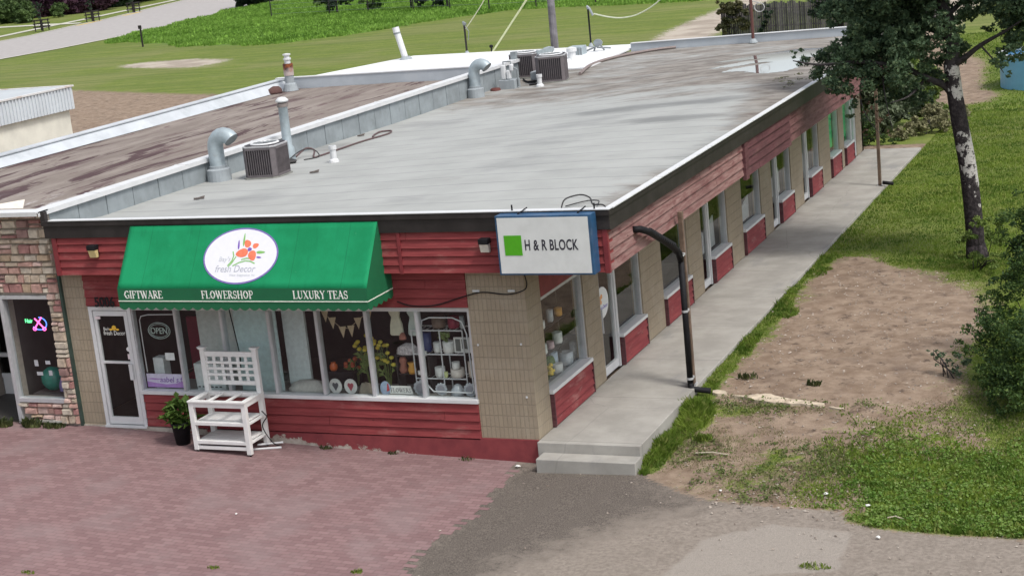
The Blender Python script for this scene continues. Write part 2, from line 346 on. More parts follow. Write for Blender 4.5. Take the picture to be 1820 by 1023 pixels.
k = t.ramp(t.math('ADD', t.math('MULTIPLY', t.math('SUBTRACT', t.noise(4, 7, .7), .5), 1.2), pz), -.48, -.40)
t.bump(t.noise(30, 4), .3, .01); MFND = t.fin(t.mix(k, bare, red), .85)
t = NT('split_block'); v = t.wallvec()
br = t.brick(v, .0775, .2, .006, (.335, .28, .205), (.305, .253, .188), (.262, .219, .163), 0)
c = t.mix(t.math('MULTIPLY', t.ramp(t.noise(1.4, 6, .7), .45, .7), .5), br[0], (.38, .33, .26))
c = t.mix(t.math('MULTIPLY', t.ramp(t.noise(7, 5, .7, t.map((1, 1, .4))), .55, .72), .5), c, (.27, .225, .165))
t.bump(t.math('ADD', t.math('MULTIPLY', br[1], -2.2), t.noise(35, 4, .7)), .7, .02); MCMU = t.fin(c, .9, 0, .2)
MBRN = M('brown_fascia', (.024, .020, .020), .55, .25, 3, .05, .0, .3, (.048, .041, .041), .5, 1.2)
MWHT = M('white_metal', (.60, .61, .62), .45, .06, 4, .03, 0, None, (.5, .47, .43), .3, 4)
MALU = M('aluminium_frame', (.50, .51, .53), .42, .08, 5, .03, .35)
MGFR = M('grey_frame', (.26, .28, .32), .5, .1, 5, .03, .2)
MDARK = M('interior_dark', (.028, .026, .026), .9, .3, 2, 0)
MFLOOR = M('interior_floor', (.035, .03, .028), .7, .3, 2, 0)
MBLK = M('black_plastic', (.010, .010, .012), .65, .3, 9, .05, 0, .2)
MGRN = M('dark_green_pipe', (.03, .055, .045), .5, .2, 5, .05)
MWOODP = M('brown_post', (.13, .088, .062), .8, .3, 8, .3, 0, None, (.24, .18, .145), .5)
MGALV = M('galvanised', (.35, .41, .44), .48, .10, 7, .05, .25, None, (.30, .30, .30), .3, 6)
MLEAD = M('roof_flashing', (.28, .31, .33), .8, .1, 6, .1)
MTAR = M('tar', (.02, .018, .018), .5, .2, 10, .3)
def plain(name, c, r=.6, **k): return M(name, c, r, k.pop('var', .1), k.pop('scale', 12), k.pop('bump', .05), **k)
t = NT('glass'); n = t.n
tr = n.new('ShaderNodeBsdfTransparent'); tr.inputs[0].default_value = (.96, .98, .975, 1)
gl = n.new('ShaderNodeBsdfGlossy'); gl.inputs['Roughness'].default_value = .015
fr = n.new('ShaderNodeFresnel'); fr.inputs['IOR'].default_value = 1.5
mx = n.new('ShaderNodeMixShader'); gb = n.new('ShaderNodeNewGeometry'); t.l.new(t.math('MULTIPLY', t.math('MULTIPLY', fr.outputs[0], 1.05), t.math('SUBTRACT', 1, gb.outputs['Backfacing']), clamp=True), mx.inputs[0])
t.l.new(tr.outputs[0], mx.inputs[1]); t.l.new(gl.outputs[0], mx.inputs[2]); t.l.new(mx.outputs[0], t.out.inputs[0]); MGL = t.m
# roof membrane
t = NT('roof_membrane'); q = t.sep(); ag = t.attr('age')
c = t.mix(t.ramp(t.noise(.8, 6, .6), .3, .7), (.31, .318, .307), (.36, .368, .356))
fy = t.math('FRACT', t.math('DIVIDE', t.math('ADD', q[1], t.math('MULTIPLY', t.noise(.6, 2), .25)), .92))
seam = t.ramp(t.math('ABSOLUTE', t.math('SUBTRACT', fy, .5)), .480, .491)
c = t.mix(t.math('MULTIPLY', seam, t.ramp(t.noise(1.3, 3), .3, .6, .6, 1.)), c, (.15, .155, .155))
c = t.mix(t.math('MULTIPLY', t.ramp(t.noise(.35, 5, .6, t.map((.7, 1.1, 1))), .52, .68), .55), c, (.19, .195, .197))
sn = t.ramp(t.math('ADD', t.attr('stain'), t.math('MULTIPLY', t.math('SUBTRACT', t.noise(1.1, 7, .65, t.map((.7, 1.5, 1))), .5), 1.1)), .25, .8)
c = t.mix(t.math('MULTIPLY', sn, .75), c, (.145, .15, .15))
st = t.ramp(t.math('ADD', ag, t.math('MULTIPLY', t.math('SUBTRACT', t.noise(.7, 8, .68, t.map((.7, 1.3, 1))), .5), 2.4)), .25, .95)
old = t.mix(t.ramp(t.noise(1.6, 7, .7, t.map((.7, 1.4, 1))), .35, .65), (.27, .25, .225), (.135, .118, .103))
c = t.mix(st, c, old)
c = t.mix(t.math('MULTIPLY', t.ramp(t.noise(1.9, 7, .72, t.map((.6, 1.5, 1), rot=(0, 0, .3))), .60, .66), t.math('MULTIPLY', ag, .85, clamp=True)), c, (.13, .085, .08))
t.bump(t.noise(25, 4), .12, .01); MROOF = t.fin(c, .82, 0, .3)
t = NT('old_roof'); v = t.map((1.6, .26, 1), rot=(0, 0, .06))
c = t.mix(t.ramp(t.noise(1.2, 7, .65, v), .3, .7), (.17, .14, .122), (.265, .23, .205))
c = t.mix(t.ramp(t.noise(.62, 8, .68, v, .8), .53, .575), c, (.075, .045, .047))
c = t.mix(t.math('MULTIPLY', t.ramp(t.noise(1.7, 7, .7, v, .5), .56, .61), .85), c, (.12, .08, .08))
q = t.sep(); wm = t.math('MULTIPLY', t.ramp(q[1], -12 + 5.5, -12 + 3.0), t.ramp(t.noise(1.6, 7, .75, t.map((1.4, .6, 1))), .5, .62)); c = t.mix(wm, c, (.62, .62, .65))
t.bump(t.noise(12, 5), .3, .02); MOLD = t.fin(c, .88, 0, .2)
MWROOF = M('white_roof', (.70, .71, .72), .7, .05, .6, .03, 0, None, (.56, .57, .58), .5, .8)
MPARA = M('parapet_metal', (.42, .46, .50), .6, .08, 1.5, .05, 0, None, (.45, .48, .50), .6, 1.5)

# ------------------------------------------------------------------ main building
def zr(x, y):
    sx = 1 - sstep(-9.1, 1.0, x)
    return 3.84 - sstep(-.2, 1.6, y) * sx * (.24 + .18 * sstep(2, 16, y)) - .22 * sstep(20, 28, y) * (1 - sx) * (1 - sstep(.6, 1.6, x)) + .12 * sx * sstep(20, 28, y)
B = thing('shop_building', (-4, 14, 0), 'long single storey shop of red siding and tan block pillars with flat grey roof', 'shop building')
def siding(m, axis_, u0, u1, z0, z1, off, bh, sgn=-1):
    """lap boards on plane y=off (axis x) facing -y, or x=off (axis y) facing +x"""
    n = max(1, round((z1 - z0) / bh)); h = (z1 - z0) / n
    for k in range(n):
        a = z0 + k * h; b = a + h
        if u1 - u0 > 2.5:
            cuts = [u0] + [u0 + (u1 - u0) * f_ for f_ in sorted((((k * .37 + .21) % 1) * .9 + .05,))] + [u1]
        else: cuts = [u0, u1]
        for ua, ub in zip(cuts, cuts[1:]):
            ub2 = ub - (.006 if ub < u1 else 0); w_ = random.uniform(-.005, .005); w2 = random.uniform(-.003, .004)
            if axis_ == 'x': pr = [(ua, off + .02, a + .012 + w2), (ua, off - .036 + w_, a + .012 + w2), (ua, off - .006, b), (ua, off + .02, b)]; vec = (ub2 - ua, 0, 0)
            else: pr = [(off - .02, ua, a + .012 + w2), (off + .036 + w_, ua, a + .012 + w2), (off + .006, ua, b), (off - .02, ua, b)]; vec = (0, ub2 - ua, 0)
            m.prism(pr, vec)
    return m
# front (y = 0 plane) and side (x = 0 plane) block pillars
m = MB(); m.box(-1.035, 0, 0, .62, -.03, 2.9); m.build('pillar', MCMU, B)
m = MB(); m.box(-9.2, -8.70, 0, .2, -.10, 2.9); m.build('pillar', MCMU, B)
side = [(.62, 2.57, 'w'), (3.35, 5.7, 'dw'), (7.0, 8.8, 'w'), (9.85, 11.97, 'dw'), (13.25, 15.05, 'w'), (16.15, 18.25, 'dw'), (19.6, 21.7, 'dw'), (23.1, 24.4, 'w'), (25.1, 26.95, 'wd')]
prev = None
for k, (a, b, ty) in enumerate(side):
    if prev is not None:
        m = MB(); m.box(-.22, 0, prev, a, -.03, 2.9); m.build('pillar', MCMU, B)
    prev = b
m = MB(); m.box(-.22, 0, prev, 28.0, -.03, 2.9); m.build('pillar', MCMU, B)
# foundation, rear and left shell, interior
m = MB(); m.box(-9.2, .002, -.035, .2, -.6, -.031); m.box(-1.06, .002, -.033, .0, -.031, .0); m.build('foundation', MFND, B)
m = MB(); m.box(-9.2, -9.16, .2, 28, -.3, 3.3); m.box(-9.16, 0, 27.8, 28, -.3, 3.5); m.build('rear_wall', MCMU, B)
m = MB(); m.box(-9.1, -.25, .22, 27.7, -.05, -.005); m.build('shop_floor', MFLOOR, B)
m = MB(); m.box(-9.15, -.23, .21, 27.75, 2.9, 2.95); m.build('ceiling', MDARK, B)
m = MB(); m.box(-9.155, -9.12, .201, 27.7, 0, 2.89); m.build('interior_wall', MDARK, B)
m = MB(); m.box(-9.1, -2.6, 4.4, 4.5, 0, 2.9); m.box(-3.0, -2.9, 4.5, 27.6, 0, 2.9)
for yy in (6.3, 12.6, 15.7, 19.0, 22.4): m.box(-2.9, -.25, yy, yy + .1, 0, 2.9)
m.build('partition', MDARK, B)
# lower siding on the front, header over windows
m = siding(MB(), 'x', -8.70, -1.035, 2.245, 2.875, -.004, .158); m.box(-8.7, -1.035, .012, .2, 2.24, 2.9); m.build('siding', MRED, B)
m = siding(MB(), 'x', -7.74, -1.035, -.02, .585, -.004, .15); m.box(-7.74, -1.035, .012, .16, -.03, .585); m.build('siding', MRED, B)
# raised front band, fascia
m = siding(MB(), 'x', -8.93, 1.56, 2.885, 3.58, -.245, .139); m.box(-9.02, 1.575, -.228, -.0, 2.885, 3.58); m.build('siding', MRED, B)
for xa_, xb_ in ((-9.03, -8.93), (1.52, 1.60), (-2.06, -2.0)): m = MB(); m.box(xa_, xb_, -.286, -.227, 2.885, 3.58); m.build('trim_board', MREDT, B)
m = MB(); m.box(-9.15, 1.66, -.30, -.24, 3.58, 3.80); m.box(-9.15, 1.675, -.325, -.24, 3.802, 3.895); m.box(-9.2, -9.1, -.29, -.2, 3.802, 4.06)
m.box(1.60, 1.655, -.24, 28.0, 3.56, 3.80); m.box(1.58, 1.675, -.24, 28.0, 3.802, 3.89); m.build('fascia', MBRN, B)
m = MB(); m.box(-9.0, 1.68, -.335, -.19, 3.8955, 3.909); m.box(1.575, 1.70, -.19, 28.0, 3.8955, 3.912)
for yy in np.arange(2.3, 28, 3.05): m.box(1.57, 1.705, yy, yy + .06, 3.9125, 3.918)
m.build('drip_edge', MWHT, B)
# canopy over the sidewalk: band boards, soffit
def band(y0, y1, mat, x=1.56, z0=2.885):
    m = siding(MB(), 'y', y0, y1, z0, 3.56, x, .165); m.box(x - .1, x - .014, y0, y1, z0, 3.56); m.build('canopy_band', mat, B)
band(-.20, 3.3, MPINK); band(3.3, 7.85, MPINK); band(8.1, 11.8, MPUR, 1.60, 2.84); band(11.8, 16.5, MMID); band(16.5, 22, MMID); band(22, 27.9, MPUR)
m = MB(); m.box(1.56, 1.64, 7.85, 8.1, 2.80, 3.56); m.build('trim_board', MPUR, B)
m = MB(); m.box(.0, 1.56, -.24, 27.9, 2.90, 2.93); m.build('soffit', MREDT, B)
for k, (a, b, ty) in enumerate(side): m = MB(); m.box(-.2, -.02, a + .001, b - .001, 2.245, 2.898); m.build('window_header', MREDT, B)
# roof deck
xs = np.linspace(-9.25, 1.6, 60); ys = np.linspace(-.2, 28.0, 120); X, Y = np.meshgrid(xs, ys); X = X.ravel(); Y = Y.ravel()
i, j = np.meshgrid(np.arange(59), np.arange(119)); a = (j * 60 + i).ravel()
roof = link_mesh('roof', np.stack([X, Y, zr(X, Y) + .006], 1), np.stack([a, a + 1, a + 61, a + 60], 1), MROOF, B, smooth=True)
age = .75 * sstep(10.5, 17, Y + .25 * X) + .9 * np.exp(-(((X - 1.1) / .7) ** 2 + ((Y - 14) / 5) ** 2)) + .45 * np.exp(-((X - 1.5) / .35) ** 2)  + .55 * np.exp(-(((X + .9) / 2.2) ** 2 + ((Y - 20.3) / 3.4) ** 2)) + .28 * np.exp(-(((X - .4) / 1.2) ** 2 + ((Y - 2) / 1.6) ** 2)) + .3 * np.exp(-(((X + 8.6) / .6) ** 2 + ((Y - 9) / 2.5) ** 2))
setattrf(roof, 'age', age)
G_ = lambda a, b, sa, sb: np.exp(-(((X - a) / sa) ** 2 + ((Y - b) / sb) ** 2))
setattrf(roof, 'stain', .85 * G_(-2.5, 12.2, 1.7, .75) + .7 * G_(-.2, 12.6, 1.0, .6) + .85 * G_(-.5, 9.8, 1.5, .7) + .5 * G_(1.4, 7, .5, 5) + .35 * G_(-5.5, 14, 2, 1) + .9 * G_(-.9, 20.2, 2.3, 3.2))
m = MB(); m.box(-9.1, 1.5, -.18, 27.9, 3.0, 3.25); m.build('roof_deck', MDARK, B)
# left parapet with upright sheets and cap, back parapet
m = MB()
m.box(-9.40, -9.26, .0, 22.3, 3.2, 4.05)
for k, yy in enumerate(np.arange(-.0, 22.2, .86)):
    m.box(-9.26, -9.235 - (k % 2) * .004, yy + .012, min(yy + .848, 22.3), 3.2, 4.05)
m.box(-9.4, -9.24, 22.31, 22.5, 3.2, 4.3); m.build('parapet', M('parapet_sheet', (.235, .265, .28), .75, .14, 2, .1, 0, None, (.17, .19, .195), .5, 3), B)
m = MB(); m.box(-9.47, -9.18, -.34, 22.5, 4.052, 4.075); m.box(-9.195, -9.18, -.34, 22.5, 3.985, 4.052)
for yy in np.arange(1.4, 22, 3.0): m.box(-9.475, -9.174, yy, yy + .07, 4.0755, 4.083)
m.build('parapet_cap', MWHT, B)
m = MB(); m.prism([(-7.5, 28.02, 3.3), (1.64, 28.02, 3.3), (1.64, 28.02, 3.90), (-7.5, 28.02, 3.80)], (0, .16, 0)); m.build('back_parapet', MPARA, B)
m = MB(); m.prism([(-7.5, 27.98, 3.805), (1.68, 27.98, 3.905), (1.68, 27.98, 3.925), (-7.5, 27.98, 3.825)], (0, .24, 0)); m.build('parapet_cap', MWHT, B)
# puddle on the roof
pv = [(-2.75, 21.6), (-2.3, 22.2), (-1.97, 22.7), (-1.5, 23.2), (-1.0, 23.8), (-.4, 23.7), (.05, 23.2), (.43, 22.2), (.3, 21), (.35, 19.2), (.3, 17.6), (-.2, 17.2), (-.65, 17.6), (-1.2, 18.3), (-1.8, 18.5), (-1.35, 19.3), (-.7, 19.9), (-1.2, 20.1), (-1.9, 19.7), (-2.4, 20.0), (-1.8, 20.7), (-1.1, 21.2), (-1.9, 21.3)]
def smoothpoly(p, n=6, jit=.05):
    r = []
    for k in range(len(p)):
        p0, p1, p2, p3 = [np.array(p[(k + d) % len(p)]) for d in (-1, 0, 1, 2)]
        for s_ in range(n):
            u = s_ / n; r.append(.5 * ((2 * p1) + (-p0 + p2) * u + (2 * p0 - 5 * p1 + 4 * p2 - p3) * u * u + (-p0 + 3 * p1 - 3 * p2 + p3) * u ** 3) + rng.normal(0, jit, 2))
    return r
pp = smoothpoly(pv); t = NT('roof_water'); t.bump(t.noise(2.5, 2), .02, .01); MWAT = t.fin((.93, .94, .95), .05, .92, 1.0); t.b.inputs['IOR'].default_value = 2.3
def flat_poly(name, pts, z, mat, parent=None):
    bm = bmesh.new(); o0 = org(parent) if parent else Vector((0, 0, 0))
    f = bm.faces.new([bm.verts.new((p[0] - o0.x, p[1] - o0.y, z - o0.z)) for p in pts]); bmesh.ops.triangulate(bm, faces=[f])
    bmesh.ops.recalc_face_normals(bm, faces=bm.faces)
    for f in bm.faces:
        if f.normal.z < 0: f.normal_flip()
    me = bpy.data.meshes.new(name); bm.to_mesh(me); bm.free(); me.materials.append(mat); o = bpy.data.objects.new(name, me); COL.objects.link(o)
    if parent: o.parent = parent
    ORG[o.name] = o0; return o
# water settles level: drape it 3 mm above the membrane
def drape(name, pts, fz, dz, mat, st=.12):
    x0, y0 = np.min(pts, 0); x1, y1 = np.max(pts, 0); xs = np.arange(x0, x1 + st, st); ys = np.arange(y0, y1 + st, st)
    X, Y = np.meshgrid(xs, ys); ins = sd_poly((X[:-1, :-1] + st / 2).ravel(), (Y[:-1, :-1] + st / 2).ravel(), pts) > 0
    nx = len(xs); i, j = np.meshgrid(np.arange(nx - 1), np.arange(len(ys) - 1)); a = (j * nx + i).ravel()[ins]
    X = X.ravel(); Y = Y.ravel(); return link_mesh(name, np.stack([X, Y, fz(X, Y) + dz], 1), np.stack([a, a + 1, a + nx + 1, a + nx], 1), mat, smooth=True)
tag(drape('roof_puddle', pp, zr, .011, MWAT, .07), kind='structure')

# windows and doors -------------------------------------------------
def front_window():
    x0, x1 = -7.79, -1.04; w = 6.732 / 7; ztop = 2.235
    fr = MB(); fr.box(x0, x1 - .002, .015, .115, 2.17, ztop); fr.box(x0, x0 + .05, .016, .114, .66, 2.17); fr.box(x1 - .04, x1 - .001, .016, .114, .66, 2.17)
    f = fr.build('window', MALU, B)
    for k in range(1, 7):
        X_ = x0 + w * k; q = MB(); q.box(X_ - .033, X_ + .033, .0, .12, .67, 2.17); q.box(X_ - .02, X_ + .02, -.012, 0, .67, 2.17); q.build('mullion', MALU, f, bevel=.004)
    q = MB(); q.box(x0 + .02, x1 + .02, -.055, .13, .60, .668); q.build('sill', MWHT, f, bevel=.006)
    for k in range(7):
        q = MB(); q.box(x0 + w * k + .03, x0 + w * (k + 1) - .03, .06, .066, .66, 2.18); q.build('pane', MGL, f)
front_window()
def door_front(x0, x1):
    d = MB(); d.box(x0, x0 + .075, -.01, .1, -.02, 2.17); d.box(x1 - .075, x1, -.01, .1, -.02, 2.17); d.box(x0, x1, -.012, .1, 2.17, 2.235); d.box(x0, x1, -.05, .1, -.06, -.02)
    d.box(x0 + .09, x1 - .09, .0, .05, 0, .13); d.box(x0 + .09, x1 - .09, .0, .05, 2.06, 2.155); d.box(x0 + .09, x0 + .15, .001, .049, .13, 2.06); d.box(x1 - .17, x1 - .09, .001, .049, .13, 2.06); d.box(x0 + .15, x1 - .17, .002, .048, 1.16, 1.20)
    o = d.build('door', MWHT, B)
    q = MB(); q.box(x0 + .13, x1 - .15, .022, .027, .12, 2.07); q.build('pane', MGL, o)
    q = MB(); q.box(x1 - .20, x1 - .125, -.045, -.005, .86, 1.16); q.build('handle', MWHT, o, bevel=.008)
    return o
D1 = door_front(-8.69, -7.765)
def side_door(y0, y1):
    d = MB()
    d.box(-.14, -.02, y0, y0 + .06, 0, 2.17); d.box(-.14, -.02, y1 - .06, y1, 0, 2.17); d.box(-.141, -.019, y0, y1, 2.17, 2.24)
    d.box(-.11, -.05, y0 + .065, y1 - .065, .015, .17); d.box(-.11, -.05, y0 + .065, y0 + .11, .17, 2.16); d.box(-.11, -.05, y1 - .11, y1 - .065, .17, 2.16)
    o = d.build('door', MWHT, B); q = MB(); q.box(-.083, -.078, y0 + .1, y1 - .1, .16, 2.16); q.build('pane', MGL, o)
    q = MB(); q.bar((-.02, y0 + .09, .85), (-.02, y0 + .09, 1.3), .03); q.build('handle', MALU, o); return o
def side_window(y0, y1, zs=.62, frame=MALU, mul_=False):
    f = MB(); f.box(-.17, -.03, y0, y0 + .05, zs, 2.19); f.box(-.17, -.03, y1 - .06, y1, zs, 2.19); f.box(-.171, -.029, y0, y1, 2.19, 2.24)
    if mul_: f.box(-.15, -.05, (y0 + y1) / 2 - .025, (y0 + y1) / 2 + .025, zs, 2.19)
    o = f.build('window', frame, B); q = MB(); q.box(-.085, -.08, y0 + .04, y1 - .05, zs, 2.2); q.build('pane', MGL, o)
    q = MB(); q.box(-.17, .075, y0 - .01, y1 + .01, zs - .07, zs - .005); q.build('sill', MWHT, o, bevel=.006)
    q = siding(MB(), 'y', y0 + .03, y1 - .03, .03, zs - .072, .035, .15); q.box(-.15, .035, y0 + .03, y1 - .03, .0, zs - .072); q.build('siding', MRED2, B)
    for ya_ in (y0, y1 - .03): q = MB(); q.box(.0, .075, ya_, ya_ + .03, .02, zs - .075); q.build('trim_board', MPUR, B)
    return o
MCURT = plain('grey_curtain', (.42, .43, .44), .9); MGREFL = plain('grass_reflection', (.08, .60, .24), .9); MTEAL = plain('teal_screen', (.50, .62, .62), .8); MGREY = plain('grey_screen', (.52, .54, .52), .9)  # the bright green is sunlit grass reflected in glass, put in as colour
for k, (a, b, ty) in enumerate(side):
    if ty == 'w': o = side_window(a, b, .66 if k == 0 else .64)
    elif ty == 'dw':
        side_door(a, a + .92 if k == 1 else a + .72); o = side_window(a + (.92 if k == 1 else .72), b)
    else: o = side_window(a, a + 1.2); side_door(a + 1.2, b)
    if k == 4: q = MB(); q.box(-.3, -.28, a + .08, a + .55, .6, 1.45); q.prism([(-.32, a + .6, .6), (-.32, b - .1, .6), (-.32, b - .1, 1.15), (-.32, a + .7, .85)], (.02, 0, 0)); q.build('curtain', MCURT, o)
    if k in (5, 6): q = MB(); q.prism([(-.32, a + .8, .6), (-.32, b - .1, .6), (-.32, b - .15, 1.25 if k == 5 else 1.15), (-.32, a + .95, .95 if k == 5 else 1.15)], (.02, 0, 0)); q.build('curtain', MCURT, o)
    if k == 3: q = MB(); q.prism([(-.32, a + .8, .6), (-.32, b - .1, .6), (-.32, b - .15, 1.3), (-.32, a + .95, 1.0)], (.02, 0, 0)); q.build('curtain', MCURT, o)
    if k == 7: q = MB(); q.box(-.2, -.19, a + .06, b - .07, .75, 2.2); q.build('reflection_panel', MGREFL, o)  # added green panel behind the pane, painted as the lawn's reflection
    if k == 8: q = MB(); q.box(-.2, -.19, a + .7, a + 1.15, .75, 2.2); q.build('reflection_panel', MGREFL, o)  # same painted grass reflection, on a narrower added panel
m = MB(); m.box(-.24, -.22, 26.3, 26.95, .2, 2.2); m.build('reflection_panel', MGREFL, B)  # added panel behind the last door, its green imitates reflected grass
# corner pipe at the left edge of the shop front
m = MB(); m.box(-9.235, -9.185, -.06, -.002, -.06, 2.87); m.build('trim_strip', MGRN, B)

# ------------------------------------------------------------------ lettering helpers
def text_mesh(name, body, mat, parent, P, U, V, size, xs=1., ext=.004, off=0., shear=0, align='CENTER', spacing=1., bold=0):
    """letters lie in the plane through P with right vector U and up vector V, standing proud by ext"""
    cu = bpy.data.curves.new(name, 'FONT'); cu.body = body; cu.size = size; cu.align_x = align; cu.align_y = 'CENTER'; cu.extrude = ext / 2; cu.offset = bold; cu.shear = shear; cu.space_character = spacing
    cu.resolution_u = 3
    ob = bpy.data.objects.new('tmp', cu); COL.objects.link(ob); dg = bpy.context.evaluated_depsgraph_get(); me = bpy.data.meshes.new_from_object(ob.evaluated_get(dg)); bpy.data.objects.remove(ob)
    U = Vector(U).normalized(); V = Vector(V).normalized(); N = U.cross(V); P = Vector(P); o0 = org(parent)
    for v in me.vertices: v.co = P + U * v.co.x * xs + V * v.co.y + N * (v.co.z + off + ext / 2) - o0
    me.name = name; me.materials.clear(); me.materials.append(mat); o = bpy.data.objects.new(name, me); COL.objects.link(o); o.parent = parent; ORG[o.name] = o0; return o
def arc(cx, cy, rx, ry, a0, a1, n=10): return [(cx + rx * math.cos(math.radians(a0 + (a1 - a0) * k / n)), cy + ry * math.sin(math.radians(a0 + (a1 - a0) * k / n))) for k in range(n + 1)]
TK, TN, SF = .15, .06, .05
def sr(x, y, w=.26): return ([(x - w / 2, y), (x + w / 2, y)], SF)
GL = {  # advance, list of (polyline, width)
 'I': (.36, [([(.18, 0), (.18, 1)], TK), sr(.18, .02), sr(.18, .98)]),
 'L': (.66, [([(.18, 0), (.18, 1)], TK), sr(.18, .98), sr(.18, .02), ([(.18, .03), (.6, .03)], TN), ([(.6, 0), (.62, .22)], SF)]),
 'F': (.64, [([(.18, 0), (.18, 1)], TK), sr(.18, .02), ([(.05, .97), (.58, .97)], TN), ([(.58, 1), (.59, .78)], SF), ([(.18, .52), (.46, .52)], TN), ([(.46, .62), (.46, .42)], SF)]),
 'E': (.68, [([(.18, 0), (.18, 1)], TK), ([(.05, .97), (.58, .97)], TN), ([(.58, 1), (.59, .78)], SF), ([(.18, .52), (.46, .52)], TN), ([(.46, .62), (.46, .42)], SF), ([(.05, .03), (.62, .03)], TN), ([(.62, 0), (.64, .22)], SF)]),
 'T': (.70, [([(.35, 0), (.35, 1)], TK), sr(.35, .02), ([(.04, .97), (.66, .97)], TN), ([(.05, 1), (.03, .76)], SF), ([(.65, 1), (.67, .76)], SF)]),
 'H': (.84, [([(.18, 0), (.18, 1)], TK), ([(.66, 0), (.66, 1)], TK), ([(.18, .5), (.66, .5)], TN), sr(.18, .02), sr(.18, .98), sr(.66, .02), sr(.66, .98)]),
 'U': (.80, [([(.18, 1)] + arc(.4, .3, .22, .28, 180, 270, 6), TK), (arc(.4, .3, .24, .28, 270, 360, 6) + [(.64, 1)], TN), sr(.18, .98), sr(.64, .98, .2)]),
 'X': (.78, [([(.14, 1), (.64, 0)], TK), ([(.62, 1), (.14, 0)], TN), sr(.15, .98, .22), sr(.62, .98, .2), sr(.14, .02, .2), sr(.64, .02, .22)]),
 'Y': (.74, [([(.12, 1), (.38, .48)], TK), ([(.64, 1), (.38, .48)], TN), ([(.38, .5), (.38, 0)], TK), sr(.12, .98, .22), sr(.64, .98, .2), sr(.38, .02)]),
 'W': (1.1, [([(.1, 1), (.34, 0)], TK), ([(.34, 0), (.55, .95)], TN), ([(.5, 1), (.76, 0)], TK), ([(.76, 0), (.98, 1)], TN), sr(.1, .98, .22), sr(.5, .98, .2), sr(.98, .98, .18)]),
 'A': (.80, [([(.1, 0), (.4, 1)], TN), ([(.38, 1), (.68, 0)], TK), ([(.2, .34), (.56, .34)], TN), sr(.1, .02, .2), sr(.68, .02, .24)]),
 'R': (.76, [([(.18, 0), (.18, 1)], TK), sr(.18, .02), ([(.05, .97), (.36, .97)] + arc(.36, .74, .2, .22, 90, -90) + [(.18, .52)], .085), ([(.34, .52), (.66, .03)], TK), sr(.66, .02, .16)]),
 'P': (.70, [([(.18, 0), (.18, 1)], TK), sr(.18, .02), ([(.05, .97), (.36, .97)] + arc(.36, .72, .22, .25, 90, -90) + [(.18, .47)], .085)]),
 'O': (.84, [(arc(.41, .5, .3, .46, 0, 360, 20), .10), (arc(.41, .5, .31, .3, 120, 240, 6), TK), (arc(.41, .5, .31, .3, -60, 60, 6), TK)]),
 'G': (.84, [(arc(.44, .5, .32, .46, 50, 320, 16), .10), (arc(.44, .5, .33, .3, 120, 240, 6), TK), ([(.68, .08), (.68, .44)], TK), ([(.52, .44), (.76, .44)], SF), ([(.67, .74), (.67, .98)], SF)]),
 'S': (.60, [(arc(.31, .72, .2, .24, 30, 270, 10), .10), (arc(.31, .26, .2, .24, 90, -150, 10), .10), ([(.5, .72), (.5, .96)], SF), ([(.1, .28), (.1, .04)], SF)]),
 ' ': (.36, [])}
def serif_text(name, body, mat, parent, P, U, V, h, th=.003):
    U = Vector(U).normalized(); V = Vector(V).normalized(); N = U.cross(V); tw = sum(GL[c][0] for c in body) * h; P = Vector(P) - U * tw / 2
    m = MB(); x = 0; e = 0
    for c in body:
        for pl, w in GL[c][1]:
            for a, b in zip(pl, pl[1:]):
                a2 = Vector(a); b2 = Vector(b); d = (b2 - a2).normalized(); nn = Vector((-d.y, d.x)) * w / 2; a2 = a2 - d * w * .18; b2 = b2 + d * w * .18
                e = (e + 1) % 7; dz = N * (th * .06 * e)
                q = [P + U * (x + s_.x) * h + V * (s_.y - .5) * h + dz for s_ in (a2 + nn, a2 - nn, b2 - nn, b2 + nn)]
                m.prism(q, N * th)
        x += GL[c][0]
    return m.build(name, mat, parent)

# ------------------------------------------------------------------ awning
AW = thing('awning', (-4.8, -.6, 2.5), 'bright green fabric awning with scalloped hem and white oval emblem over the shop windows', 'awning')
t = NT('green_canvas'); q = t.sep()
c = t.mix(t.ramp(t.noise(1.2, 5, .6), .35, .65), (.003, .19, .072), (.006, .235, .095))
c = t.mix(t.math('MULTIPLY', t.ramp(t.noise(3, 6, .7, t.map((2.2, .5, .3))), .55, .72), .35), c, (.002, .12, .05))
c = t.mix(t.math('MULTIPLY', t.ramp(t.noise(14, 3, .6), .70, .76), .5), c, (.10, .30, .18))
sm = t.ramp(t.math('ABSOLUTE', t.math('SUBTRACT', t.math('FRACT', t.math('DIVIDE', q[0], .978)), .5)), .489, .496)
c = t.mix(t.math('MULTIPLY', sm, .35), c, (.002, .09, .035)); t.bump(t.math('ADD', t.noise(2.2, 4, .6, t.map((1.6, .5, .5))), t.math('MULTIPLY', t.noise(60, 2), .12)), .35, .03); MAWN = t.fin(c, .78, 0, .25)
MAWD = M('green_valance', (.003, .11, .042), .7, .06, 4, .1)
x0, x1 = -7.25, -2.36; T_ = Vector((0, -.31, 3.78)); F_ = Vector((0, -.94, 2.81))
m = MB(); sl = (T_ - F_).normalized(); nn_ = Vector((1, 0, 0)).cross(sl)
NU, NV = 60, 10; vs = []; fs = []
for j_ in range(NV + 1):
    for i_ in range(NU + 1):
        u, v_ = i_ / NU, j_ / NV; P = F_.lerp(T_, v_); sag = .014 * abs(math.sin(PI * u * 5)) ** .8 * math.sin(PI * v_) ** .7
        vs.append((x0 + (x1 - x0) * u, P.y + sag * .8, P.z - sag * .55))
for j_ in range(NV):
    for i_ in range(NU): a = j_ * (NU + 1) + i_; fs.append((a, a + 1, a + NU + 2, a + NU + 1))
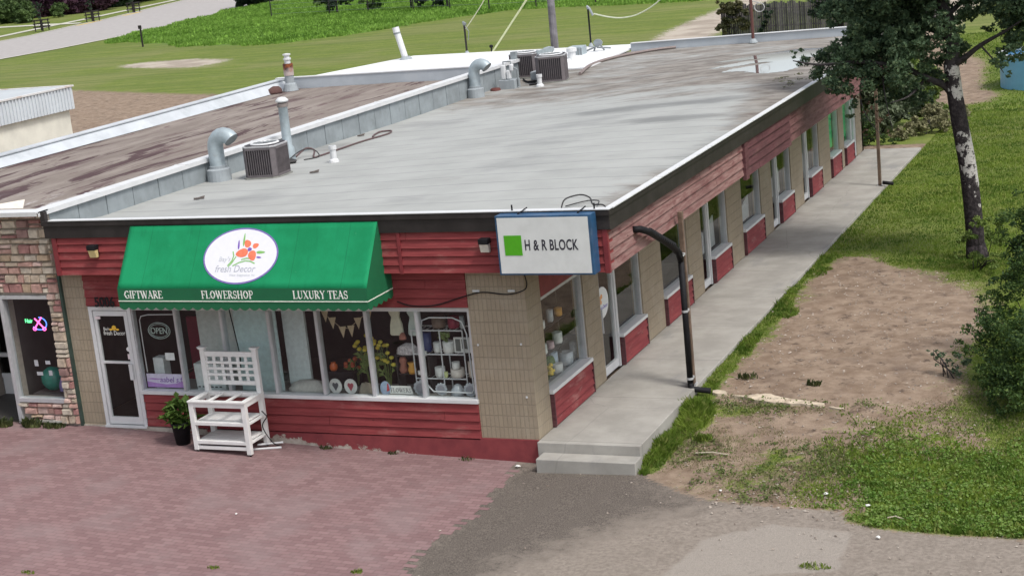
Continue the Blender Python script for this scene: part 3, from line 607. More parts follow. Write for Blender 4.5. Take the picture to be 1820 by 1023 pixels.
sl_ = link_mesh('canopy_slope', vs, fs, MAWN, AW, smooth=True); so_ = sl_.modifiers.new('s', 'SOLIDIFY'); so_.thickness = .006; so_.offset = -1
for X_, s_ in ((x0, 1), (x1, -1)): m = MB(); m.prism([(X_, T_.y + .01, T_.z - .01), (X_, F_.y, F_.z), (X_, F_.y, 2.6), (X_, -.04, 2.6), (X_, -.04, T_.z - .05)], (s_ * .01, 0, 0)); m.build('side_panel', MAWD, AW)
m = MB(); m.box(x0 + .002, x1 - .002, -.944, -.934, 2.597, 2.812)
def scallop(m, a, b, z1, z0, n):
    a = Vector(a); b = Vector(b); prt = [a + Vector((0, 0, z1))]; pts = []
    K = 5
    for k in range(n * K + 1):
        u = k / (n * K); ph = (k % K) / K; pts.append(a.lerp(b, u) + Vector((0, 0, z0 + .045 * (1 - abs(math.sin(PI * ph))))))
    for k in range(n * K):
        p, q = pts[k], pts[k + 1]; A_ = a.lerp(b, k / (n * K)); B_ = a.lerp(b, (k + 1) / (n * K))
        m.prism([A_ + Vector((0, 0, z1)), p, q, B_ + Vector((0, 0, z1))], (0, .006, 0) if abs(a.y - b.y) < 1e-6 else (.006, 0, 0))
scallop(m, (x0, -.942, 0), (x1, -.942, 0), 2.587, 2.43, 26); scallop(m, (x1 - .008, -.94, 0), (x1 - .008, -.05, 0), 2.587, 2.43, 5)
m.build('valance', MAWD, AW)
m = MB(); m.box(x0 - .002, x1 + .002, -.953, -.945, 2.583, 2.598); m.box(x1, x1 + .006, -.94, -.05, 2.583, 2.598); m.build('piping', plain('cream_piping', (.75, .78, .70)), AW)
MTXT = plain('white_lettering', (.80, .82, .78), .6, var=.03)
UX, VZ = (1, 0, 0), (0, 0, 1)
for body, xc, h in (('GIFTWARE', -6.72, .135), ('FLOWERSHOP', -5.02, .135), ('LUXURY TEAS', -3.23, .135)):
    serif_text('lettering', body, MTXT, AW, (xc, -.9455, 2.705), UX, VZ, h)
# oval emblem on the slope
N_ = Vector((1, 0, 0)).cross(sl).normalized(); OC = Vector((-4.86, 0, 0)) + Vector((0, T_.y + (F_.y - T_.y) * .50, T_.z + (F_.z - T_.z) * .50))
def onslope(x, y, h=.003): return OC + Vector((x, 0, 0)) + sl * y + N_ * h
def shape(m, pts, h, th=.002, mi=None): m.prism([onslope(x, y, h) for x, y in pts], N_ * th, mi)
m = MB(); shape(m, arc(0, 0, .735, .505, 0, 352.5, 47), .0005, .004); em = m.build('emblem', plain('violet_rim', (.16, .12, .36)), AW)
m = MB(); shape(m, arc(0, 0, .705, .477, 0, 352.5, 47), .005); m.build('emblem_field', plain('emblem_white', (.68, .68, .73), .5, var=.02), em)
def petal(cx, cy, a, l, w, n=14):
    a = math.radians(a); r = []
    for k in range(n):
        t_ = 2 * PI * k / n; u, v_ = l / 2 * math.cos(t_), w / 2 * math.sin(t_) * (1 - .25 * math.cos(t_)); r.append((cx + u * math.cos(a) - v_ * math.sin(a), cy + u * math.sin(a) + v_ * math.cos(a)))
    return r
m = MB(); shape(m, petal(.02, .05, 190, .24, .155), .008); shape(m, petal(.10, .22, 130, .15, .12), .0082); shape(m, petal(.27, .18, 20, .12, .09), .0084); shape(m, petal(.235, .0, -65, .19, .15), .0086)
m.build('flower', plain('coral', (.72, .17, .09), .6, var=.15), em)
m = MB(); shape(m, petal(.165, .115, 0, .08, .065), .011); shape(m, petal(-.07, .20, 97, .17, .035), .008); shape(m, petal(.37, -.03, -5, .1, .03), .008); m.build('flower_heart', plain('violet', (.17, .08, .40)), em)
MLG = plain('leaf_green', (.20, .42, .12))
for pa_ in ((.02, .29, 93, .24, .035), (.39, .06, 0, .17, .05)): m = MB(); shape(m, petal(*pa_), .0079); m.build('leaf', MLG, em)
m = MB()
for pl in ([(-.16, .08), (-.13, .0), (-.15, -.09), (-.22, -.18)], [(-.08, -.01), (-.14, -.12), (-.2, -.2)], [(-.12, -.18), (0, -.12), (.12, -.09), (.22, -.10), (.31, -.14)], [(.03, -.07), (.12, -.045), (.2, -.05)]):
    for a, b in zip(pl, pl[1:]):
        d = Vector((b[0] - a[0], b[1] - a[1])).normalized(); p_ = Vector((-d.y, d.x)) * .011; shape(m, [(a[0] + p_.x, a[1] + p_.y), (a[0] - p_.x, a[1] - p_.y), (b[0] - p_.x, b[1] - p_.y), (b[0] + p_.x, b[1] + p_.y)], .0075)
m.build('stems', MLG, em)
MGT = plain('grey_script', (.36, .37, .42)); MGT2 = plain('grey_script_fine', (.45, .47, .50))
text_mesh('lettering', "Bay's", MGT2, em, onslope(-.30, -.06, .008), UX, sl, .12, 1., .002, shear=.15)
text_mesh('lettering', "fresh Decor", MGT, em, onslope(-.06, -.235, .008), UX, sl, .175, .92, .002, shear=.12)
text_mesh('lettering', "West  Imagination  Inc", MGT2, em, onslope(.10, -.345, .008), UX, sl, .058, .95, .002)

# ------------------------------------------------------------------ box sign
SG = thing('box_sign', (.65, -.4, 2.9), 'white box sign in a blue metal case reading H & R BLOCK beside a green square', 'sign')
m = MB(); m.box(-.15, 1.45, -.56, -.31, 2.925, 3.875); m.build('sign_case', M('blue_case', (.022, .075, .16), .4, .15, 6, .03, 0, None, (.10, .13, .2), .5, 5), SG, bevel=.008)
m = MB(); m.box(-.115, 1.405, -.568, -.562, 2.955, 3.845); face = m.build('sign_face', M('sign_white', (.60, .615, .615), .45, .05, 3, .03, 0, None, (.50, .52, .50), .35, 2.5), SG)
m = MB(); m.box(-.02, .275, -.573, -.5685, 3.245, 3.565); m.build('green_square', plain('sign_green', (.065, .34, .005), .5, var=.04), face)
text_mesh('lettering', 'H & R BLOCK', plain('sign_black', (.018, .017, .03)), face, (.765, -.5685, 3.40), UX, VZ, .235, .60, .003, spacing=1.06, bold=.004)
for a_, b_, w_ in (((.05, -.3, 3.88), (.05, -.3, 4.0), .02), ((.2, -.45, 3.88), (.3, -.28, 3.95), .015), ((1.2, -.45, 3.88), (1.28, -.28, 3.95), .015), ((1.43, -.3, 3.88), (1.43, -.3, 4.0), .02)): m = MB(); m.bar(a_, b_, w_); m.build('bracket', MBLK, SG)
# wall lights
WL = thing('wall_light', (-8.1, -.3, 3.35), 'small wall pack light with yellowed lens left of the green awning', 'wall light', 'wall pack lights on the upper red siding')
m = MB(); m.box(-8.19, -8.02, -.42, -.275, 3.37, 3.46); m.box(-8.175, -8.035, -.3, -.272, 3.22, 3.37); m.build('housing', MBLK, WL, bevel=.012)
m = MB(); m.prism([(-8.18, -.40, 3.368), (-8.18, -.30, 3.368), (-8.18, -.30, 3.23), (-8.18, -.36, 3.23)], (.15, 0, 0)); m.build('lens', plain('yellow_lens', (.62, .52, .25), .3), WL, bevel=.005)
w2 = copy_tree(WL, (-.46, -.3, 3.37), 'small wall pack light with milky white lens just left of the box sign')
for ch in COL.objects:
    if ch.parent == w2 and ch.name.startswith('lens'): ch.data = ch.data.copy(); ch.data.materials[0] = plain('milky_lens', (.60, .58, .52), .3)
# house number
NB = thing('house_number', (-8.15, -.03, 2.35), 'dark numerals 5006 on the red boards above the front door', 'house number')
text_mesh('digits', '5006', plain('numeral', (.004, .004, .006), .9), NB, (-8.235, -.085, 2.335), UX, VZ, .25, .85, .012, spacing=1.05, bold=.006)
# cables
def cable(name, pts, r, mat, label, cat='cable', n=6):
    P = [Vector(p) for p in pts]; R_ = []
    for k in range(len(P) - 1):
        p0, p1, p2, p3 = P[max(k - 1, 0)], P[k], P[k + 1], P[min(k + 2, len(P) - 1)]
        for s_ in range(5):
            u = s_ / 5; R_.append(.5 * ((2 * p1) + (-p0 + p2) * u + (2 * p0 - 5 * p1 + 4 * p2 - p3) * u * u + (-p0 + 3 * p1 - 3 * p2 + p3) * u ** 3))
    R_.append(P[-1]); return tag(MB().tube(R_, r, n).build(name, mat, at=tuple(P[0])), label, cat)
cable('power_cable', [(-2.3, -.06, 2.36), (-2.05, -.06, 2.29), (-1.6, -.06, 2.30), (-1.05, -.04, 2.45), (-.72, -.04, 2.515), (-.3, -.04, 2.48), (0, -.06, 2.55), (.08, -.08, 2.66), (.10, -.2, 2.88)], .011, MBLK, 'black cable sagging from the box sign across the block pillar to the awning')
cable('hanging_cable', [(-5.63, -.06, 2.3), (-5.61, -.06, 2.1), (-5.54, -.1, 1.75), (-5.44, -.2, 1.45), (-5.42, -.25, 1.2)], .010, MBLK, 'thin black cable hanging from the awning down behind the white bench')
m = MB()
for x_, z_ in ((-.86, 2.53), (-.23, 2.53)): m.box(x_ - .06, x_ + .06, -.02, -.003, z_ - .015, z_ + .018)
m.box(-.17, -.14, -.02, -.003, 1.62, 1.65); m.box(-.94, -.91, -.02, -.003, 1.60, 1.63); m.box(-.16, -.13, -.02, -.003, .72, .75)
m.build('cable_clip', MWHT, B)
cable('roof_corner_wire', [(.78, -.05, 3.86), (.82, .05, 4.0), (1.0, .25, 4.03), (1.2, .15, 4.0), (1.32, -.05, 3.93), (1.5, -.1, 3.93), (1.62, -.2, 3.86)], .012, MTAR, 'loop of dark wire lying on the roof edge above the box sign')
cable('roof_edge_wire', [(.80, .1, 3.88), (1.0, .5, 3.88), (1.25, .4, 3.9), (1.35, .05, 3.9)], .010, MTAR, 'second thinner wire loop curled on the roof corner behind the first')
# ------------------------------------------------------------------ posts and downpipes of the canopy
P1 = thing('canopy_post', (1.66, 3.12, 0), 'brown wooden canopy post behind the black downpipe near the front steps', 'post', 'wooden posts holding the side canopy')
m = MB(); m.box(1.655, 1.74, 3.12, 3.205, -.02, 3.14); m.build('shaft', MWOODP, P1, bevel=.008); m = MB(); m.box(1.62, 1.76, 3.12, 3.26, .001, .03); m.build('base_plate', MALU, P1)
copy_tree(P1, (1.60, 21.75, 0), 'brown wooden canopy post at the far end of the sidewalk')
DP = thing('downpipe', (1.68, 3.0, 0), 'black ribbed plastic downpipe bent out from the canopy and strapped to the post', 'downpipe')
m = MB(); m.tube([(1.58, .98, 3.30), (1.68, 1.05, 3.29), (1.70, 1.4, 3.17), (1.69, 2.2, 2.83), (1.69, 2.7, 2.60), (1.70, 2.92, 2.46), (1.70, 2.99, 2.3)], [.056, .058, .056, .056, .06, .06, .056], 12)
m.tube([(1.70, 2.99, 2.3), (1.70, 3.0, 1.2), (1.70, 3.0, .09)], .054, 12); m.tube([(1.70, 3.0, .12), (1.70, 3.0, .02), (1.76, 3.0, -.03), (2.05, 3.02, -.06)], .052, 12)
for k in range(14): m.tube([(1.70, 1.45 + k * .09, 3.165 - k * .0385), (1.70, 1.47 + k * .09, 3.157 - k * .0385)], .061, 12)
m.build('pipe', MBLK, DP, smooth=True)
for z_ in (2.40, 1.40, .17): q = MB(); q.tube([(1.70, 3.0, z_ - .02), (1.70, 3.0, z_ + .02)], .060, 12); q.box(1.65, 1.75, 2.99, 3.119, z_ - .02, z_ + .02); q.build('strap', MALU, DP)
m = MB(); m.tube([(1.72, 2.75, 2.55), (1.75, 2.85, 2.40), (1.74, 2.95, 2.32)], .015, 6); m.build('hook', MBLK, DP)
m = MB(); m.tube([(1.72, 21.72, .10), (2.02, 21.74, .06)], .05, 10); tag(m.build('drain_pipe', MBLK, at=(1.8, 21.7, 0), smooth=True), 'short black drain pipe lying beside the far canopy post', 'pipe')
# ------------------------------------------------------------------ round sign on the side door
RS = thing('round_sign', (.0, 3.6, 1.36), 'round white shop sign with an orange flower hung in the first side door', 'sign')
m = MB(); m.prism([(-.075, 3.62 + .34 * math.cos(2 * PI * k / 36), 1.38 + .29 * math.sin(2 * PI * k / 36)) for k in range(36)], (.012, 0, 0)); m.build('disc', plain('round_white', (.75, .77, .77), .4, var=.03), RS)
m = MB()
for cy, cz, ry, rz in ((3.50, 1.47, .07, .055), (3.60, 1.50, .05, .045), (3.55, 1.40, .05, .04)): m.prism([(-.0625, cy + ry * math.cos(2 * PI * k / 12), cz + rz * math.sin(2 * PI * k / 12)) for k in range(12)], (.003, 0, 0))
m.build('flower', plain('orange_print', (.72, .34, .12)), RS)
text_mesh('lettering', 'fresh Decor', plain('violet_print', (.22, .18, .5)), RS, (-.0625, 3.66, 1.29), (0, 1, 0), VZ, .10, .95, .003, shear=.1)
# ------------------------------------------------------------------ shop window display (things stand on the ledge behind the glass)
m = MB(); m.box(-7.74, -1.06, .13, .95, .52, .60); m.build('window_ledge', plain('ledge', (.33, .32, .30)), B)
def box_thing(name, mat, label, cat, *bs, **k):
    m = MB()
    for b in bs: m.box(*b)
    return tag(m.build(name, mat, at=(bs[0][0], bs[0][2], bs[0][4]), bevel=k.get('bevel', .004)), label, cat)
# pane 1: neon OPEN, notices, banner, red chair, white box
OP = thing('open_sign', (-7.3, .2, 1.7), 'unlit oval neon OPEN sign hanging in the first pane beside the front door', 'sign')
MNEO = plain('neon_tube', (.42, .52, .48), .3)
m = MB(); m.tube([(-7.33 + .235 * math.cos(a), .17, 1.745 + .15 * math.sin(a)) for a in np.linspace(0, 2 * PI, 33)], .007, 6); m.tube([(-7.33 + .205 * math.cos(a), .17, 1.745 + .12 * math.sin(a)) for a in np.linspace(0, 2 * PI, 33)], .005, 6); m.build('oval_tube', MNEO, OP)
text_mesh('lettering', 'OPEN', MNEO, OP, (-7.33, .165, 1.74), UX, VZ, .165, .85, .006)
m = MB(); m.tube([(-7.70, .14, .97), (-7.705, .14, 1.5), (-7.70, .14, 1.95), (-7.66, .14, 2.02), (-7.5, .14, 2.05), (-6.9, .14, 2.06)], .010, 6)
tag(m.build('light_strip', MWHT, at=(-7.7, .14, 1)), 'thin white light tube outlining the first window pane', 'light strip')
box_thing('paper_notice', plain('paper', (.80, .80, .80)), 'small white paper notice in the first pane', 'notice', (-7.26, -7.06, .14, .143, 1.20, 1.34))
box_thing('white_box', plain('card_white', (.68, .70, .70)), 'white cardboard box standing behind the purple banner', 'box', (-7.66, -7.44, .3, .5, .60, 1.19))
CH = thing('red_chair', (-7.35, 1.4, 0), 'dark red upholstered chair inside behind the first pane', 'chair'); MCR = plain('crimson', (.24, .012, .04))
m = MB(); m.box(-7.75, -7.28, 1.6, 1.68, .5, 1.62); m.build('backrest', MCR, CH, bevel=.02); m = MB(); m.box(-7.75, -7.28, 1.2, 1.6, .45, .55); m.build('seat', MCR, CH, bevel=.02)
for X_, Y_ in ((-7.72, 1.23), (-7.31, 1.23), (-7.72, 1.64), (-7.31, 1.64)): m = MB(); m.box(X_ - .02, X_ + .02, Y_ - .02, Y_ + .02, 0, .45); m.build('leg', MBLK, CH)
BN = thing('banner', (-7.3, .12, .68), 'lilac and white banner with purple script along the bottom of the first pane', 'banner')
m = MB(); m.box(-7.72, -6.92, .12, .125, .69, .945); m.build('sheet', plain('lilac_white', (.64, .58, .74)), BN)
m = MB()
wv = [(-7.72, .80), (-7.5, .77), (-7.3, .75), (-7.1, .765), (-6.92, .82)]; m.prism([(x_, .1185, z_) for x_, z_ in wv] + [(-6.92, .1185, .69), (-7.72, .1185, .69)], (0, .001, 0)); m.prism([(-7.72, .117, .845), (-7.55, .117, .83), (-7.35, .117, .845), (-7.45, .117, .855), (-7.6, .117, .865)], (0, .001, 0)); m.build('swirl', plain('purple_swirl', (.42, .22, .55)), BN)
text_mesh('lettering', 'aabel s.f', plain('purple_ink', (.20, .08, .38)), BN, (-7.2, .1165, .835), UX, VZ, .15, 1., .002, shear=.2)
# pane 2-3 screens
box_thing('fabric_screen', MGREY, 'grey fabric screen behind the second window pane', 'screen', (-6.79, -5.93, .60, .63, .60, 2.2))
box_thing('frosted_screen', MTEAL, 'pale teal frosted screen behind the third window pane', 'screen', (-5.84, -4.97, .35, .38, .60, 2.2))
LC = thing('lace_basket', (-6.5, .3, .6), 'white pierced basket behind the second window pane', 'basket'); m = MB(); m.prism([(-6.72, .22, .6), (-6.1, .22, .6), (-6.12, .22, 1.10), (-6.74, .22, 1.12)], (0, .3, 0)); m.build('body', plain('lace_white', (.66, .69, .68)), LC, bevel=.01)
m = MB(); [m.box(-6.69 + .09 * k, -6.64 + .09 * k, .214, .219, .68, .70) for k in range(6)]; m.build('pierced_band', MDARK, LC)
# pane 4
box_thing('leaning_panel', plain('panel_pale', (.56, .62, .62)), 'tall pale panel with a white edge in the fourth window pane', 'panel', (-4.93, -4.48, .50, .56, .60, 2.2), (-4.50, -4.48, .495, .5, .62, 2.18))
def heap(name, c, r, mat, label, cat):
    m = MB(); m.ball((0, 0, 0), 1, 20, 12); v = np.array(m.v); k = 1 + .18 * pn(v[:, 0] * 1.4 + c[0], v[:, 1] * 1.4 + v[:, 2], 2.2); v = v * k[:, None] * np.array(r) + np.array(c)
    v[:, 2] = np.maximum(v[:, 2], c[2] - .01); return tag(link_mesh(name, v, m.f, mat, None, m.m, True, at=c), label, cat)
heap('fabric_heap', (-4.50, .42, .605), (.42, .2, .21), plain('grey_fabric', (.50, .48, .44), .95, scale=20), 'heap of pale grey cloth on the ledge of the fourth pane', 'cloth')
heap('burlap_bag', (-3.28, .30, .605), (.15, .12, .22), plain('burlap', (.30, .26, .20), .95, scale=20), 'burlap sack on the ledge right of the round plates', 'sack')
def vase(name, c, prof, mat, label, cat, n=16):
    m = MB(); m.lathe2(c, prof, n); return tag(m.build(name, mat, at=c, smooth=True), label, cat)
MOR = plain('orange_glaze', (.62, .12, .02), .35); MOCH = plain('ochre', (.60, .30, .05), .5); MTC = plain('terracotta', (.33, .13, .09), .7); MCER = plain('white_ceramic', (.66, .66, .63), .35); MGLS = M('glassware', (.42, .45, .48), .15, .1, 20, 0, .0, .9)
PV = [(.001, 0), (.05, 0), (.075, .04), (.07, .10), (.04, .13), (.05, .15), (.001, .15)]
vase('orange_jar', (-4.12, .7, .9), PV, MOR, 'small orange jar in the dark of the fourth pane', 'jar')
box_thing('display_stand', MBLK, 'black display stand in the fourth pane', 'stand', (-4.3, -3.7, .62, .95, .60, .90))
# pane 5: bunting, flowers, plates
BT = thing('bunting', (-3.55, .2, 2.1), 'string of burlap triangles hanging across the fifth window pane', 'bunting')
MBUR = plain('burlap_flag', (.47, .38, .25), .95, scale=30); m = MB(); m.tube([(-3.93, .2, 2.10), (-3.75, .2, 1.97), (-3.58, .2, 1.82), (-3.42, .2, 1.82), (-3.22, .2, 1.97), (-3.0, .2, 2.12)], .005, 5); m.build('string', MBUR, BT)
for X_, Z_, w_ in ((-3.87, 2.12, .14), (-3.74, 2.0, .15), (-3.56, 1.84, .14), (-3.39, 1.86, .14), (-3.24, 2.0, .15), (-3.02, 2.13, .14)):
    m = MB(); m.prism([(X_ - w_ / 2, .205, Z_), (X_, .205, Z_ - .20), (X_ + w_ / 2, .205, Z_ + .01)], (0, .004, 0)); m.build('flag', MBUR, BT)
for k, X_ in enumerate((-3.85, -3.55)):
    pl = thing('round_plate', (X_, .2, .76), ('left' if k == 0 else 'right') + ' one of the two round white plates with a heart leaning in the fifth pane', 'plate', 'round heart plates in the shop window')
    m = MB(); m.disc((X_, .22, .765), .125, .135, .012, 28); m.build('disc', MCER, pl)
    m = MB(); m.prism([(X_, .216, .68), (X_ - .06, .216, .78), (X_ - .05, .216, .82), (X_ - .02, .216, .83), (X_, .216, .805), (X_ + .02, .216, .83), (X_ + .05, .216, .82), (X_ + .06, .216, .78)], (0, .003, 0)); m.build('heart', plain('heart_%s' % ('grey' if k == 0 else 'red'), (.10, .10, .11) if k == 0 else (.35, .06, .08)), pl)
def bouquet(name, c, h, w, n, fcol, label, cat='flowers'):
    t_ = thing(name, c, label, cat); m = MB(); f = MB()
    for k in range(n):
        a = rng.uniform(0, 2 * PI); r = w * math.sqrt(rng.uniform(0, 1)); tx = c[0] + r * math.cos(a); ty = c[1] + r * .45 * math.sin(a); tz = c[2] + h * rng.uniform(.45, 1)
        m.tube([(c[0] + r * .2 * math.cos(a), c[1], c[2]), ((c[0] + tx) / 2, (c[1] + ty) / 2, c[2] + (tz - c[2]) * .6), (tx, ty, tz)], .006, 4)
        f.ball((tx, ty, tz), (.045, .045, .035), 7, 4)
        for q in range(3):
            zz_ = c[2] + (tz - c[2]) * rng.uniform(.3, .9); f2 = rng.uniform(-.07, .07, 2); m.prism([(tx * .6 + c[0] * .4, c[1], zz_), (tx + f2[0], c[1] - .03, zz_ + .05), (tx * .6 + c[0] * .4 + f2[0], c[1] - .02, zz_ + .09)], (0, .004, 0))
    m.build('stems', plain('stem_green', (.12, .17, .04)), t_); f.build('blossoms', plain(name + '_blossom', fcol), t_, smooth=True); return t_
bouquet('yellow_flowers', (-3.28, .55, .60), 1.15, .30, 16, (.55, .42, .04), 'tall yellow silk flowers behind the mullion between the fifth and sixth panes')
bouquet('sunflower_spray', (-2.92, .45, .60), 1.0, .16, 9, (.50, .42, .05), 'yellow flower spray at the left of the sixth pane')
bouquet('autumn_bouquet', (-3.72, .75, .60), .55, .2, 12, (.42, .08, .03), 'low red and orange autumn bouquet behind the heart plates')
# pane 6: gowns, pillow, vases, signs
for k, (X_, c_) in enumerate(((-2.66, (.60, .58, .45)), (-2.31, (.50, .57, .53)))):
    m = MB(); pts = [(-.07, .98), (.07, .98), (.10, .80), (.08, .6), (.12, .35), (.13, .05), (.10, 0), (-.10, 0), (-.13, .05), (-.11, .35), (-.07, .6), (-.12, .75)]
    m.prism([(X_ + a, .45, 1.62 + b * .55) for a, b in pts], (0, .06, 0)); tag(m.build('hanging_robe', plain('robe_%s' % ('cream', 'mint')[k], c_, .9, scale=8), at=(X_, .45, 1.6), bevel=.02), ('cream ruffled robe hanging in the sixth pane', 'pale mint robe hanging beside the cream one in the sixth pane')[k], 'robe')
heap('angel_ornament', (-2.52, .4, 1.585), (.06, .05, .11), MTC, 'small brown and cream ornament between the two hanging robes', 'ornament')
SH = thing('wall_shelf', (-2.45, .6, 1.0), 'dark set of shelves holding ornaments in the sixth pane', 'shelf'); m = MB(); m.box(-2.75, -2.1, .45, .75, 1.255, 1.275); m.box(-2.75, -2.1, .45, .75, .93, .945); m.build('boards', MDARK, SH); m = MB(); m.box(-2.75, -2.72, .47, .74, .6, 1.25); m.box(-2.13, -2.1, .47, .74, .6, 1.25); m.build('uprights', MDARK, SH)
heap('patterned_pillow', (-2.53, .55, 1.28), (.21, .1, .19), plain('pillow_print', (.50, .46, .46), .9, scale=30, var=.4), 'patterned pale cushion on the shelf under the robes', 'cushion')
box_thing('white_tray', MCER, 'small white tray right of the patterned cushion', 'tray', (-2.28, -2.12, .42, .46, 1.28, 1.36))
vase('terracotta_vase', (-2.62, .5, .95), [(.001, 0), (.06, 0), (.08, .06), (.05, .16), (.07, .22), (.05, .28), (.001, .28)], MTC, 'tall reddish brown vase on the lower shelf', 'vase')
vase('ochre_vase', (-2.44, .46, .95), [(.001, 0), (.06, 0), (.075, .07), (.05, .15), (.075, .2), (.001, .2)], MOCH, 'ochre fluted vase right of the reddish brown vase', 'vase')
vase('white_candle', (-2.27, .4, .95), [(.001, 0), (.035, 0), (.035, .07), (.001, .07)], MCER, 'small white candle right of the ochre vase', 'candle')
m = MB(); m.disc((-2.86, .2, .75), .10, .13, .012, 24); m.cm = 1; m.prism([(-2.84, .196, .70), (-2.78, .196, .72), (-2.80, .196, .85), (-2.82, .196, .83)], (0, .003, 0)); tag(m.build('blue_plaque', [plain('blue_plaque', (.33, .42, .55)), plain('plaque_red', (.40, .05, .06))], at=(-2.86, .2, .7)), 'round blue plaque with a red figure left of the FLOWERS sign', 'plaque')
FS = thing('flowers_sign', (-2.55, .18, .68), 'low white sign reading FLOWERS at the foot of the sixth pane', 'sign')
m = MB(); m.prism([(-2.76, .16, .675), (-2.32, .16, .675), (-2.36, .16, .815), (-2.73, .16, .815)], (0, .02, 0)); m.build('board', MCER, FS); serif_text('lettering', 'FLOWERS', plain('grey_ink', (.13, .13, .13)), FS, (-2.545, .159, .742), UX, VZ, .075, .002)
def plateish(X_, Z_, r, label):
    m = MB(); m.disc((X_, .24, Z_), r, r, .02, 20); m.disc((X_, .236, Z_), r * .7, r * .7, .003, 20, 1)
    for a in np.linspace(0, 2 * PI, 12, endpoint=False): m.ball((X_ + r * math.cos(a), .25, Z_ + r * math.sin(a)), r * .16, 6, 4)
    tag(m.build('glass_platter', [MGLS, plain('platter_grey', (.27, .27, .30), .3)], at=(X_, .24, Z_)), label, 'platter')
plateish(-2.2, .76, .13, 'scalloped grey glass platter right of the FLOWERS sign'); plateish(-1.82, .75, .10, 'small scalloped glass platter at the foot of the seventh pane'); plateish(-1.28, .75, .11, 'glass platter in the right corner of the seventh pane')
# pane 7: white metal rack and its pots
RK = thing('metal_rack', (-1.9, .5, .6), 'white metal display rack spanning the sixth and seventh panes', 'rack'); m = MB()
for X_ in (-2.36, -1.83, -1.40):
    for Y_ in (.42, .72): m.tube([(X_, Y_, .6), (X_, Y_, 1.74)], .012, 6)
m.build('uprights', MWHT, RK)
for Z_ in (.88, 1.31, 1.73): m = MB(); m.tube([(-2.36, .42, Z_), (-1.40, .42, Z_)], .013, 6); m.tube([(-2.36, .72, Z_), (-1.40, .72, Z_)], .013, 6); [m.tube([(x_, .42, Z_), (x_, .72, Z_)], .006, 4) for x_ in np.linspace(-2.3, -1.45, 9)]; m.build('shelf', MWHT, RK)
m = MB(); m.tube([(-2.02, .15, .85), (-2.05, .15, 1.75), (-1.99, .15, 1.98), (-1.85, .15, 2.03), (-1.42, .15, 2.03), (-1.26, .15, 1.96), (-1.19, .15, 1.75), (-1.16, .15, .80), (-1.2, .15, .73), (-1.92, .15, .74), (-2.02, .15, .85)], .012, 6)
tag(m.build('light_strip', MWHT, at=(-1.6, .15, .8)), 'rounded white light tube outlining the seventh pane', 'light strip')
CYL = lambda r, h: [(.001, 0), (r * .85, 0), (r, h * .15), (r, h), (r * .8, h), (.001, h * .9)]
for nme, c, r, h, mt, lab in (('white_pot', (-1.93, .5, 1.325), .07, .18, MCER, 'white pot on the left of the middle shelf of the rack'), ('white_planter', (-1.72, .5, 1.325), .10, .2, MCER, 'larger white planter with greenery on the middle shelf of the rack'), ('blue_vase', (-2.15, .55, 1.325), .09, .34, plain('navy', (.02, .04, .13), .4), 'dark blue vase at the left of the middle shelf'),
        ('lidded_jar', (-1.93, .5, .895), .09, .17, MCER, 'white lidded jar at the left of the bottom shelf'), ('cream_canister', (-1.60, .5, .895), .12, .15, plain('cream', (.62, .56, .50)), 'wide cream canister in the middle of the bottom shelf'), ('small_tub', (-1.61, .48, 1.046), .07, .12, MCER, 'small white tub stacked on the cream canister'), ('tall_canister', (-1.33, .5, .895), .06, .28, plain('cream_band', (.60, .50, .42)), 'tall banded canister at the right of the bottom shelf'), ('yellow_mug', (-1.80, .45, .895), .035, .10, plain('lime', (.50, .55, .25)), 'little lime mug between the jar and the canister'),
        ('brown_basket', (-1.88, .55, 1.75), .12, .20, plain('basket_brown', (.17, .12, .09)), 'brown basket on top of the rack'), ('crimson_pot', (-1.60, .55, 1.75), .10, .2, MCR, 'crimson pot on top of the rack'), ('silver_goblet', (-1.42, .5, 1.75), .04, .22, MGLS, 'silver goblet on top of the rack'), ('teacup', (-1.25, .5, 1.72), .05, .08, MCER, 'white teacup at the top right of the seventh pane')):
    vase(nme, c, CYL(r, h), mt, lab, nme.split('_')[-1])
bouquet('potted_greenery', (-1.74, .5, 1.48), .2, .12, 10, (.12, .18, .05), 'greenery growing out of the white planter', 'plant')
PF = thing('picture_frame', (-1.45, .45, 1.325), 'white double picture frame on the middle shelf of the rack', 'picture frame'); m = MB(); m.box(-1.60, -1.30, .47, .49, 1.33, 1.60); m.build('frame', MCER, PF); m = MB(); m.box(-1.57, -1.48, .465, .469, 1.36, 1.57); m.box(-1.45, -1.33, .465, .469, 1.40, 1.57); m.build('picture', plain('photo_dark', (.12, .13, .12)), PF)
m = MB(); m.lathe2((-1.55, .33, .6), [(.001, .16), (.03, .22), (.06, .2), (.12, .12), (.13, .02), (.001, .02)], 18); tag(m.build('glass_cloche', MGLS, at=(-1.55, .33, .6), smooth=True), 'glass dome between the two platters of the seventh pane', 'dome')
